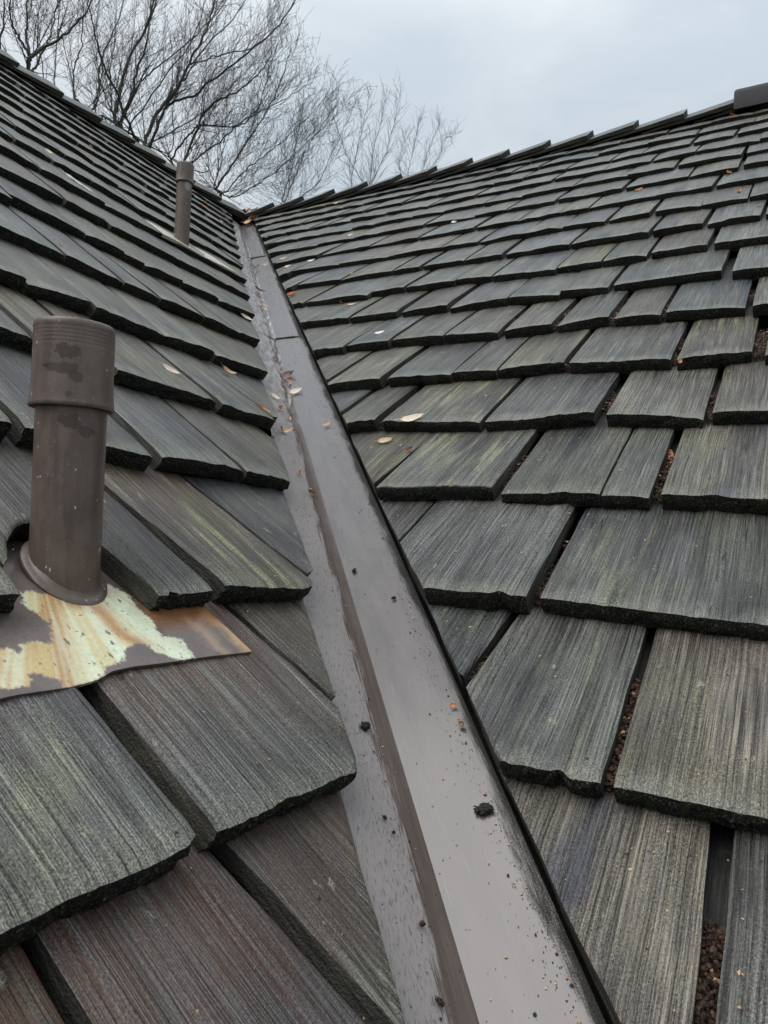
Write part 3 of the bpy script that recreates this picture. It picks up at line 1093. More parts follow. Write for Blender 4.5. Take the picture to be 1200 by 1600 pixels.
# base collar of the big pipe: a squashed ring on the slope
inv1 = pipe1.matrix_world.inverted()
bpy.context.view_layer.update()


def collar(root, B, side, r0, r1, h, mat):
    a, b, n = FR[side]
    inv = root.matrix_world.inverted()
    V, F = [], []
    prof = [(r0 * 0.96, h * 3.2), (r0 * 1.03, h * 1.9), (r0 + (r1 - r0) * 0.45, h * 1.25), (r1, h), (r1 * 1.03, 0.3 * h), (r1 * 1.02, -h)]
    seg = 40
    for (r, z) in prof:
        for i in range(seg):
            t = 2 * math.pi * i / seg
            V.append(inv @ (B + (a * math.cos(t) + b * math.sin(t) * 1.18) * r + n * z))
    for j in range(len(prof) - 1):
        for i in range(seg):
            k2 = (i + 1) % seg
            F.append((j * seg + k2, j * seg + i, (j + 1) * seg + i, (j + 1) * seg + k2))
    return mesh_obj('collar', V, [f[::-1] for f in F], mat, root, sharp=50)


M_COL = mat_pipe('brown_collar_paint')
collar(pipe1, B1, 'L', RA, RA * 1.24, 0.0019, M_COL)
collar(pipe2, B2, 'L', 0.108 * E, 0.108 * E * 1.3, 0.0025, M_COL)


# flashing plate with its peeling paint; colours are traced spots of paint, bare metal and rust
def inside(p, poly):
    x, y = p
    c = False
    j = len(poly) - 1
    for i in range(len(poly)):
        xi, yi = poly[i]
        xj, yj = poly[j]
        if (yi > y) != (yj > y) and x < (xj - xi) * (y - yi) / (yj - yi) + xi:
            c = not c
        j = i
    return c


def z4(pts):
    return [(x / 3.0, y / 3.0 + 850) for x, y in pts]


FLH = -0.075
bare = z4([(110, 195), (165, 185), (200, 205), (330, 215), (440, 150), (545, 165), (600, 205), (640, 250), (680, 300), (710, 340), (735, 395), (770, 430),
           (840, 445), (860, 480), (905, 550), (820, 555), (770, 530), (700, 505), (650, 470), (600, 490), (570, 545), (540, 570), (490, 590), (497, 620),
           (450, 655), (340, 690), (280, 690), (270, 655), (210, 640), (180, 615), (130, 625), (150, 660), (130, 690), (-60, 705), (-200, 720), (-200, 500), (0, 490), (40, 480), (70, 515),
           (110, 500), (100, 475), (165, 450), (190, 460), (235, 465), (250, 430), (235, 420), (265, 400), (240, 380), (250, 345), (210, 350), (190, 300),
           (160, 295), (120, 240)])
toL = lambda pts: [hit('L', x, y, FLH) for x, y in pts]
bareL = toL(bare)
st1 = toL(z4([(240, 215), (265, 420), (300, 600), (310, 690)]))
st2 = toL(z4([(400, 230), (520, 350), (600, 440), (660, 470)]))
st3 = toL(z4([(860, 320), (960, 420), (1040, 510)]))
st4 = toL(z4([(960, 310), (1060, 400), (1150, 500)]))
st5 = toL(z4([(460, 330), (540, 440), (560, 520)]))
tanL = toL(z4([(-200, 440), (150, 440), (230, 470), (300, 620), (330, 700), (-200, 760)]))


def segd(p, line):
    best = 9
    for a, b in zip(line[:-1], line[1:]):
        dx, dy = b[0] - a[0], b[1] - a[1]
        t = max(0, min(1, ((p[0] - a[0]) * dx + (p[1] - a[1]) * dy) / (dx * dx + dy * dy + 1e-9)))
        best = min(best, math.hypot(p[0] - a[0] - t * dx, p[1] - a[1] - t * dy))
    return best


def lerp3(a, b, f):
    f = max(0.0, min(1.0, f))
    return tuple(a[i] + (b[i] - a[i]) * f for i in range(3))


def flash_plate():
    # front edge traced: right corner, dip in the middle, left beyond the frame
    fr = toL([(390, 1022), (300, 1034), (210, 1047), (170, 1056), (150, 1068), (105, 1080), (0, 1101), (-120, 1128)])
    fr.sort(key=lambda q: q[0])
    us_ = [q[0] for q in fr]
    ss_ = [q[1] for q in fr]
    u_min, u_max = us_[0], us_[-1]
    rt_top = toL([(322, 943)])[0]
    nu, ns = 300, 150
    V, F, Cc = [], [], []
    for j in range(ns + 1):
        q = j / ns
        for i in range(nu + 1):
            a = i / nu
            uu = u_min + (u_max - u_min) * a
            sf = float(np.interp(uu, us_, ss_))
            s_top = 2.75
            s = sf + (s_top - sf) * q
            # right border slants like the traced edge
            sl = (rt_top[0] - us_[-1]) / (rt_top[1] - ss_[-1])
            u = uu + (s - sf) * sl * max(0, (a - 0.55) / 0.45)
            z = -TAPER * (s - 1) + 0.018 + 0.004 * nz1(u * 3, s * 3, 2.0)
            curl = math.exp(-((u - us_[0] - 0.0) ** 2) * 0) * 0.004 * max(0, 1 - q * 14)
            z += curl * nz1(u * 5, 3.0) * 2
            V.append((u, s, z))
            AA = []
            n1 = 0.012 * nz1(u * 40, s * 40, 1.0) + 0.010 * nz1(u * 110, s * 110, 3.0) + 0.02 * nz1(u * 12, s * 12, 5.0)
            n2 = 0.012 * nz1(u * 40, s * 40, 11.0) + 0.010 * nz1(u * 110, s * 110, 13.0)
            p = (u + n1, s + n2)
            paint = (0.112, 0.085, 0.080)
            c = lerp3(paint, (0.15, 0.118, 0.11), 0.5 + nz1(u * 9, s * 9, 4.0))
            d3, d4 = segd(p, st3), segd(p, st4)
            if u > rt_top[0] - 0.5 and u > 0.0:
                c = lerp3(c, (0.36, 0.25, 0.17), 0.75 * math.exp(-(d3 / 0.035) ** 2))
                c = lerp3(c, (0.46, 0.30, 0.15), 0.9 * math.exp(-(d4 / 0.035) ** 2))
                c = lerp3(c, (0.28, 0.11, 0.03), 0.7 * max(0, min(1, (s - 1.78) / 0.12)))
            cov = sum(inside((p[0] + ox, p[1] + oy), bareL) for ox, oy in ((-.003, -.002), (.003, -.003), (-.002, .003), (.003, .002), (0, 0))) / 5.0
            if cov > 0:
                f = 0.5 + 0.9 * nz1(u * 7, s * 3, 8.0)
                bc = lerp3((0.60, 0.68, 0.48), (0.76, 0.78, 0.62), f)
                bc = lerp3(bc, (0.36, 0.40, 0.36), 0.8 * max(0, nz1(u * 14, s * 10, 21.0)))
                tq = sum(inside((u + 0.06 * nz1(u * 8, s * 8) + ox, s), tanL) for ox in (-.05, -.025, 0, .025, .05)) / 5.0
                bc = lerp3(bc, lerp3((0.44, 0.25, 0.10), (0.56, 0.42, 0.22), 0.5 + nz1(u * 16, s * 5, 9.0)), tq)
                wob = 0.018 * nz1(u * 10, s * 10, 17.0)
                d1, d2 = abs(segd((u + wob, s), st1)), abs(segd((u + wob, s), st2))
                bc = lerp3(bc, (0.60, 0.50, 0.22), 0.85 * math.exp(-(d1 / 0.095) ** 2))
                bc = lerp3(bc, (0.40, 0.18, 0.055), 0.85 * math.exp(-(d1 / 0.045) ** 2))
                bc = lerp3(bc, (0.62, 0.50, 0.22), 0.85 * math.exp(-(d2 / 0.080) ** 2))
                bc = lerp3(bc, (0.38, 0.16, 0.05), 0.9 * math.exp(-(d2 / 0.036) ** 2))
                dp = math.hypot(u - PB[0], (s - PB[1]) / 1.18)
                bc = lerp3(bc, (0.24, 0.09, 0.035), 0.85 * max(0, 1 - (dp - 0.15) / 0.07) * (0.6 + nz1(u * 9, s * 9)))
                an_ = math.atan2(u - PB[0], PB[1] + 0.25 - s)
                sk = nz1(an_ * 17, (PB[1] - s) * 1.2, 51.0) + 0.5 * nz1(an_ * 44, (PB[1] - s) * 2.0, 53.0)
                bc = lerp3(bc, (0.66, 0.74, 0.56), max(0, min(0.6, sk * 1.3)))
                bc = lerp3(bc, (0.56, 0.44, 0.17), max(0, min(0.65, -sk * 1.3)))
                fl = nz1(u * 60, s * 34, 41.0)
                if fl > 0.52:
                    bc = lerp3(bc, (0.09, 0.07, 0.066), 0.9)
                c = lerp3(c, bc, cov)
            Cc.append((*c, 1.0))
    inv = pipe1.matrix_world.inverted()
    m = nu + 1
    nv = len(V)
    W = [inv @ world('L', *v) for v in V]
    W += [inv @ (world('L', v[0], v[1], v[2] - 0.012)) for v in V]
    for j in range(ns):
        for i in range(nu):
            F.append((j * m + i, j * m + i + 1, (j + 1) * m + i + 1, (j + 1) * m + i))
    for i in range(nu):
        F.append((i + 1, i, i + nv, i + 1 + nv))
    for j in range(ns):
        p, q = j * m + nu, (j + 1) * m + nu
        F.append((q, p, p + nv, q + nv))
    o = mesh_obj('flashing_plate', W, F, mat_flash(), pipe1, sharp=40)
    ca = o.data.color_attributes.new('paint', 'FLOAT_COLOR', 'POINT')
    ca.data.foreach_set('color', np.array(Cc + Cc, dtype=np.float32).ravel())


flash_plate()


def plate2():
    inv = pipe2.matrix_world.inverted()
    u0, s0 = us2
    V, F = [], []
    q = [(-0.60, -0.12), (1.15, 0.0), (0.95, 0.5), (-0.5, 0.5)]
    nu = 10
    for h in (0.0, -0.045):
        for s_ in (0, 1):
            for i in range(nu + 1):
                a = i / nu
                x = (q[0][0] + (q[1][0] - q[0][0]) * a) if s_ == 0 else (q[3][0] + (q[2][0] - q[3][0]) * a)
                y = (q[0][1] + (q[1][1] - q[0][1]) * a) if s_ == 0 else 0.5
                y -= 0.16
                V.append(inv @ world('L', u0 + x, s0 + y, -tap(8) * (s0 + y - 8) + 0.085 + h + 0.006 * math.sin(a * 9)))
    m = nu + 1
    for i in range(nu):
        F.append((i, i + 1, m + i + 1, m + i))
        F.append((i + 1, i, 2 * m + i, 2 * m + i + 1))
    mesh_obj('flashing_plate', V, F, simple('bare_lead', (0.40, 0.36, 0.28), (0.62, 0.60, 0.52), 50, 0.4, 0.2), pipe2, smooth=False)


plate2()


# ------------------------------------------------------------------ ridge vent
def ridge_vent():
    u0 = ridge_px('R', 1150, 160)
    L0 = 3.6
    a, b, n = FR['R']
    c = world('R', u0, RIDGE_S, 0.0)
    apex = Vector((c.x, RIDGE_S * CP * E, RIDGE_S * SP * E - 0.07 * E))
    V, F = [], []
    prof = []
    w_, top, drop = 0.52, 0.26, -0.22
    # rounded box profile across the ridge (y, z) in exposures
    for (y, z) in ((-w_, drop), (-w_, 0.10), (-w_ * 0.97, 0.16), (-w_ * 0.88, 0.21), (0, top), (w_ * 0.88, 0.21), (w_ * 0.97, 0.16), (w_, 0.10), (w_, drop)):
        prof.append((y, z))
    xs = [(0.0, 0.86), (0.015, 0.95), (0.05, 1.0), (L0 - 0.05, 1.0), (L0 - 0.015, 0.95), (L0, 0.86)]
    for x, k in xs:
        for y, z in prof:
            zz = drop + (z - drop) * (1 - (1 - k) * 0.5)
            V.append((x * E, y * (0.93 + 0.07 * k) * E, zz * E))
    m = len(prof)
    for j in range(len(xs) - 1):
        for i in range(m - 1):
            F.append((j * m + i, (j + 1) * m + i, (j + 1) * m + i + 1, j * m + i + 1))
    F.append(tuple(range(m)))
    F.append(tuple((len(xs) - 1) * m + i for i in range(m))[::-1])
    root = thing('ridge_vent', 'dark metal vent hood with a rounded end sitting on the right ridge', 'vent', Matrix.Translation(apex))
    mesh_obj('hood', V, F, M_VENT, root, sharp=30)
    # base flange
    Vf, Ff = [], []
    for x0, x1, y0, y1, z0, z1 in ((0.02, L0 - 0.02, -w_ - 0.05, -w_ - 0.005, drop - 0.05, drop + 0.02), (0.02, L0 - 0.02, w_ + 0.005, w_ + 0.05, drop - 0.05, drop + 0.02)):
        b0 = len(Vf)
        for x in (x0, x1):
            for y in (y0, y1):
                for z in (z0, z1):
                    Vf.append((x * E, y * E, z * E))
        Ff += [tuple(b0 + i for i in f) for f in ((0, 1, 3, 2), (4, 6, 7, 5), (0, 4, 5, 1), (2, 3, 7, 6), (1, 5, 7, 3), (0, 2, 6, 4))]
    mesh_obj('flange', Vf, Ff, M_VENT, root, smooth=False)


ridge_vent()

# ------------------------------------------------------------------ bare trees
GROUND_Z = -4.6


class Tubes:
    def __init__(self):
        self.V, self.F = [], []

    def tube(self, pts, rad, seg=5):
        V, F = self.V, self.F
        n = len(pts)
        prev = None
        for i, p in enumerate(pts):
            d = (pts[min(i + 1, n - 1)] - pts[max(i - 1, 0)])
            d.normalize()
            x = d.orthogonal() if prev is None else (prev - d * prev.dot(d))
            if x.length < 1e-6:
                x = d.orthogonal()
            x.normalize()
            prev = x
            y = d.cross(x)
            for k in range(seg):
                a = 2 * math.pi * k / seg
                V.append(p + (x * math.cos(a) + y * math.sin(a)) * rad[i])
        b = len(V) - n * seg
        for i in range(n - 1):
            for k in range(seg):
                k2 = (k + 1) % seg
                F.append((b + i * seg + k, b + i * seg + k2, b + (i + 1) * seg + k2, b + (i + 1) * seg + k))


def smooth_path(pts, sub=5):
    out = []
    n = len(pts)
    for i in range(n - 1):
        p0, p1, p2, p3 = pts[max(i - 1, 0)], pts[i], pts[i + 1], pts[min(i + 2, n - 1)]
        for j in range(sub):
            t = j / sub
            out.append(0.5 * ((2 * p1) + (p2 - p0) * t + (2 * p0 - 5 * p1 + 4 * p2 - p3) * t * t + (3 * p1 - p0 - 3 * p2 + p3) * t ** 3))
    out.append(pts[-1].copy())
    return out


def grow(T, p, d, length, r, depth, rng, up_bias=0.7):
    """a wandering twig and its side twigs"""
    n = 5 if depth > 0 else 3
    pts, rad = [p.copy()], [r]
    dd = d.copy()
    for i in range(n):
        dd = (dd + Vector((rng.gauss(0, .075), rng.gauss(0, .075), rng.gauss(0, .06) + up_bias * 0.10))).normalized()
        pts.append(pts[-1] + dd * (length / n))
        rad.append(max(r * (1 - 0.7 * (i + 1) / n), 0.0017))
    T.tube(pts, rad, 4 if r > 0.006 else 3)
    if depth <= 0:
        return
    m = rng.randint(3, 4) if depth > 1 else rng.randint(2, 3)
    for i in range(m):
        q = 0.15 + 0.85 * (i + rng.random() * 0.7) / m
        k = min(n - 1, int(q * n))
        f = q * n - k
        b = pts[k].lerp(pts[k + 1], min(1, max(0, f)))
        loc = (pts[k + 1] - pts[k]).normalized()
        ax = loc.orthogonal().normalized()
        ax.rotate(Matrix.Rotation(rng.uniform(0, 2 * math.pi), 3, loc))
        nd = (loc * math.cos(R_(38)) + ax * math.sin(R_(rng.uniform(28, 55))))
        nd.z += 0.12
        grow(T, b, nd.normalized(), length * rng.uniform(0.45, 0.75), max(r * 0.55, 0.0024), depth - 1, rng, up_bias)


def bare_tree(label, dist, trunk_px, limbs, seed, depth=2, dens=1.0, twl=1.0, dark=()):
    """limbs: list of (pixel polyline, base radius m, depth step m). The trunk goes down to the ground behind the roof."""
    rng = random.Random(seed)
    base_top = at(*trunk_px, dist)
    base = Vector((base_top.x + rng.uniform(-.2, .2), base_top.y + rng.uniform(-.2, .2), GROUND_Z))
    root = thing('bare_tree', label, 'tree', Matrix.Translation(base), group='leafless trees behind the roof')
    tr = Tubes()
    rt0 = max(l[1] for l in limbs) * 0.85
    tp = smooth_path([base, base.lerp(base_top, 0.5) + Vector((rng.uniform(-.1, .1), rng.uniform(-.1, .1), 0)), base_top], 6)
    tr.tube([p - base for p in tp], [rt0 * (1.9 - 0.9 * min(1, i / (len(tp) * .5))) for i in range(len(tp))], 9)
    mesh_obj('trunk', tr.V, tr.F, M_BARK, root)
    tw = Tubes()
    for li, (poly, r0, dz) in enumerate(limbs):
        r0 = r0 * 0.62
        pts = [base_top.copy()] if poly[0][1] > trunk_px[1] - 40 else []
        start = at(*poly[0], dist)
        if not pts:
            pts = []
        pts += [at(x, y, dist + dz * (i + 1) / len(poly)) for i, (x, y) in enumerate(poly)]
        sp = smooth_path(pts, 6)
        n = len(sp)
        for i in range(1, n - 1):
            sp[i] = sp[i] + Vector((rng.gauss(0, 1), rng.gauss(0, 1), rng.gauss(0, 1))) * 0.008
        rad = [r0 * (1 - 0.72 * i / (n - 1)) for i in range(n)]
        lm = Tubes()
        lm.tube([p - base for p in sp], rad, 7)
        mesh_obj('limb', lm.V, lm.F, M_BARKD if li in dark else M_BARK, root)
        # side branches
        total = sum((sp[i + 1] - sp[i]).length for i in range(n - 1))
        m = int(total * 7.5 * dens)
        for b in range(m):
            q = 0.06 + 0.94 * (b + rng.random()) / m
            k = min(n - 2, int(q * (n - 1)))
            p = sp[k].lerp(sp[k + 1], q * (n - 1) - k)
            loc = (sp[k + 1] - sp[k]).normalized()
            ax = loc.orthogonal().normalized()
            ax.rotate(Matrix.Rotation(rng.uniform(0, 2 * math.pi), 3, loc))
            an = R_(rng.uniform(18, 48))
            nd = loc * math.cos(an) + ax * math.sin(an)
            nd.z += 0.35
            ln = twl * rng.uniform(0.55, 1.45) * (1 - 0.4 * q)
            grow(tw, p - base, nd.normalized(), ln, max(0.0032, rad[k] * rng.uniform(0.28, 0.5)) if rad[k] < 0.016 else rng.uniform(0.004, 0.009), depth, rng)
    o = mesh_obj('twigs', tw.V, tw.F, M_TWIG, root)
    o['kind'] = 'stuff'
    return root


TD = 10.5
bare_tree('leafless tree at the far left, its trunk forking low into three limbs above the ridge', 10.0, (44, 112),
          [([(45, 88), (30, 60), (18, 35), (15, 0), (12, -60)], 0.032, 0.2), ([(45, 85), (42, 50), (43, 0), (46, -70)], 0.036, 0.5),
           ([(48, 88), (90, 62), (115, 42), (140, 10), (165, -50)], 0.036, -0.4), ([(55, 105), (72, 70), (85, 30), (95, -30)], 0.030, 0.8),
           ([(2, 78), (5, 40), (8, 0), (9, -40)], 0.030, 0.6)], 1, 2, 0.8, 0.8, dark=(0,))
bare_tree('slender leafless tree with two thin upright stems left of the dark curving limb', 12.5, (118, 155),
          [([(115, 145), (118, 100), (128, 70), (130, 0), (131, -60)], 0.026, 0.5), ([(117, 150), (105, 90), (92, 30), (88, -40)], 0.018, 0.5),
           ([(145, 170), (160, 90), (185, 30), (203, -40)], 0.030, 0.3)], 2, 2, 0.9, 0.8)
bare_tree('leafless tree of thin straight stems standing farther back behind the left ridge', 15.0, (160, 180),
          [([(84, 140), (88, 70), (96, -30)], 0.022, 0.3), ([(150, 175), (160, 110), (152, 50), (158, -30)], 0.024, 0.3), ([(72, 140), (62, 70), (60, -30)], 0.020, 0.3),
           ([(176, 190), (196, 120), (210, 40), (214, -30)], 0.022, 0.5), ([(262, 240), (270, 170), (286, 90), (292, -20)], 0.022, 0.4), ([(316, 270), (318, 200), (326, 140), (330, 60)], 0.020, 0.4)], 21, 2, 0.55, 0.8, dark=(2,))
bare_tree('dark leafless tree with one limb bending back to the left above the left ridge', 9.2, (215, 218),
          [([(209, 210), (185, 150), (160, 95), (145, 40), (136, -20)], 0.030, -0.5), ([(200, 205), (250, 130), (300, 60), (330, -30)], 0.02, -0.3)], 3, 2, 0.7, 0.7, dark=(0, 1))
bare_tree('stout leafless tree of grey-green stems fanning up behind the middle of the left ridge', 11.5, (188, 195),
          [([(180, 185), (190, 130), (205, 85), (225, 50), (245, 0), (260, -60)], 0.050, 0.4), ([(190, 190), (205, 150), (215, 110), (230, 60), (235, 10), (236, -50)], 0.042, 0.8),
           ([(188, 188), (212, 140), (240, 110), (290, 70), (340, 20), (380, -40)], 0.026, -0.6), ([(178, 190), (172, 120), (180, 60), (182, -20)], 0.024, 0.5)], 4, 2, 0.95, 0.85)
bare_tree('leafless tree leaning right with long limbs sweeping over the small vent pipe', 10.5, (232, 232),
          [([(226, 220), (250, 170), (275, 140), (300, 90), (325, 40), (338, -10), (350, -60)], 0.046, 0.3), ([(240, 215), (262, 165), (300, 150), (340, 118), (385, 85), (430, 45), (463, 0), (490, -40)], 0.034, -0.5),
           ([(262, 163), (290, 120), (320, 75), (370, 20), (400, -30)], 0.024, 0.6), ([(300, 100), (350, 85), (395, 75), (425, 40)], 0.017, 0.2),
           ([(238, 222), (285, 196), (330, 165), (368, 128), (400, 95)], 0.02, 0.8)], 5, 2, 1.05, 0.8, dark=(1,))
bare_tree('leafless tree behind the small vent pipe, its forked limbs reaching right over the valley', 11.0, (292, 270),
          [([(285, 262), (310, 195), (335, 160), (372, 142), (408, 112), (425, 80)], 0.036, -0.4), ([(268, 250), (300, 205), (320, 195), (370, 197), (408, 172), (440, 158), (488, 128)], 0.026, 0.3),
           ([(300, 255), (350, 215), (378, 190), (405, 165), (420, 110), (440, 55)], 0.022, 0.7)], 6, 2, 1.5, 0.75, dark=(1,))
bare_tree('low leafless tree growing up behind the top of the valley', 11.5, (345, 300),
          [([(340, 292), (375, 240), (410, 185), (432, 145), (455, 75)], 0.028, 0.4), ([(352, 300), (385, 265), (425, 235), (470, 195), (510, 150)], 0.020, -0.3),
           ([(362, 308), (400, 290), (445, 255), (488, 215), (530, 175)], 0.018, 0.5), ([(335, 290), (348, 240), (352, 190), (358, 140)], 0.018, 0.4)], 7, 2, 1.9, 0.75)
bare_tree('thin leafless sapling showing over the left end of the right ridge', 13.0, (452, 322),
          [([(445, 315), (470, 255), (490, 215), (525, 165)], 0.018, 0.3), ([(455, 318), (492, 290), (515, 250), (548, 180)], 0.016, 0.4), ([(440, 312), (455, 270), (462, 225), (470, 180)], 0.014, 0.4)], 8, 2, 1.9, 0.7)
bare_tree('thin upright sapling with three wispy stems above the right ridge', 14.0, (575, 300),
          [([(550, 292), (556, 245), (568, 195), (577, 150)], 0.013, 0.3), ([(578, 285), (583, 240), (595, 190), (604, 143)], 0.013, 0.3), ([(580, 288), (600, 245), (615, 195), (626, 145)], 0.013, 0.3),
           ([(572, 292), (545, 250), (530, 210), (520, 180)], 0.010, 0.2)], 9, 1, 2.0, 0.55)
bare_tree('short wispy sapling farthest right along the right ridge', 15.0, (655, 282),
          [([(638, 272), (645, 240), (652, 205), (655, 190)], 0.010, 0.2), ([(660, 268), (670, 235), (682, 205), (688, 190)], 0.010, 0.2), ([(672, 264), (688, 240), (697, 215), (706, 215)], 0.009, 0.2),
           ([(628, 275), (625, 245), (632, 215)], 0.009, 0.2)], 10, 1, 2.2, 0.5)


# ------------------------------------------------------------------ fallen leaves
def leaf_mesh(ln, wd, curl, fold, rng):
    nx, ny = 6, 4
    V, F = [], []
    for i in range(nx + 1):
        a = i / nx
        hw = wd * 0.5 * (math.sin(math.pi * min(1, a ** 0.8)) ** 0.75) if 0 < a < 1 else 0.002 * wd
        for j in range(ny + 1):
            b = j / ny * 2 - 1
            x = (a - 0.5) * ln
            y = b * hw * (1 + 0.12 * nz1(a * 6, b * 3, rng.random() * 9))
            z = curl * ln * ((a - 0.45) ** 2) * 2.2 + fold * abs(b) * hw + 0.03 * ln * nz1(a * 4, b * 2, ln * 900)
            V.append((x, y, z))
    for i in range(nx):
        for j in range(ny):
            p = i * (ny + 1) + j
            F.append((p, p + 1, p + ny + 2, p + ny + 1))
    # stalk
    b0 = len(V)
    V += [(-0.5 * ln, -0.012 * ln, curl * ln * 0.45), (-0.5 * ln, 0.012 * ln, curl * ln * 0.45), (-0.72 * ln, 0.006 * ln, curl * ln * 0.6), (-0.72 * ln, -0.006 * ln, curl * ln * 0.6)]
    F.append((b0, b0 + 1, b0 + 2, b0 + 3))
    zmin = min(v[2] for v in V)
    return [(x, y, z - zmin) for x, y, z in V], F


def leaf(where, px, py, size_px, colr, rot, label, wr=0.42, curl=0.25, fold=0.35, lean=14.0, lift=0.0):
    rng = random.Random(int(px * 31 + py))
    if where == 'V':
        side, u, s, P = metal_hit(px, py)
        h = -METAL_D + 0.012
        if s > 7:
            h += 0.03
        if s > 12.6:
            h += 0.02
    else:
        side = where
        u, s = hit(side, px, py, -0.05)
        z = surf(side, u, s)
        h = -0.06 if z is None else z
        u, s = hit(side, px, py, h)
        h += 0.006
    h += lift
    P = world(side, u, s, h)
    depth = (P - CAM).dot(fw)
    ln = size_px / F_PX * depth
    V, F = leaf_mesh(ln, ln * wr, curl, fold, rng)
    a, b, n = FR[side]
    m = Matrix(((a.x, b.x, n.x, P.x), (a.y, b.y, n.y, P.y), (a.z, b.z, n.z, P.z), (0, 0, 0, 1)))
    m = m @ Matrix.Rotation(R_(rot), 4, 'Z') @ Matrix.Rotation(R_(lean), 4, 'X')
    o = mesh_obj('fallen_leaf', V, F, M_LEAF[colr])
    o.matrix_world = m
    tag(o, label, 'leaf', 'fallen leaves on the roof')


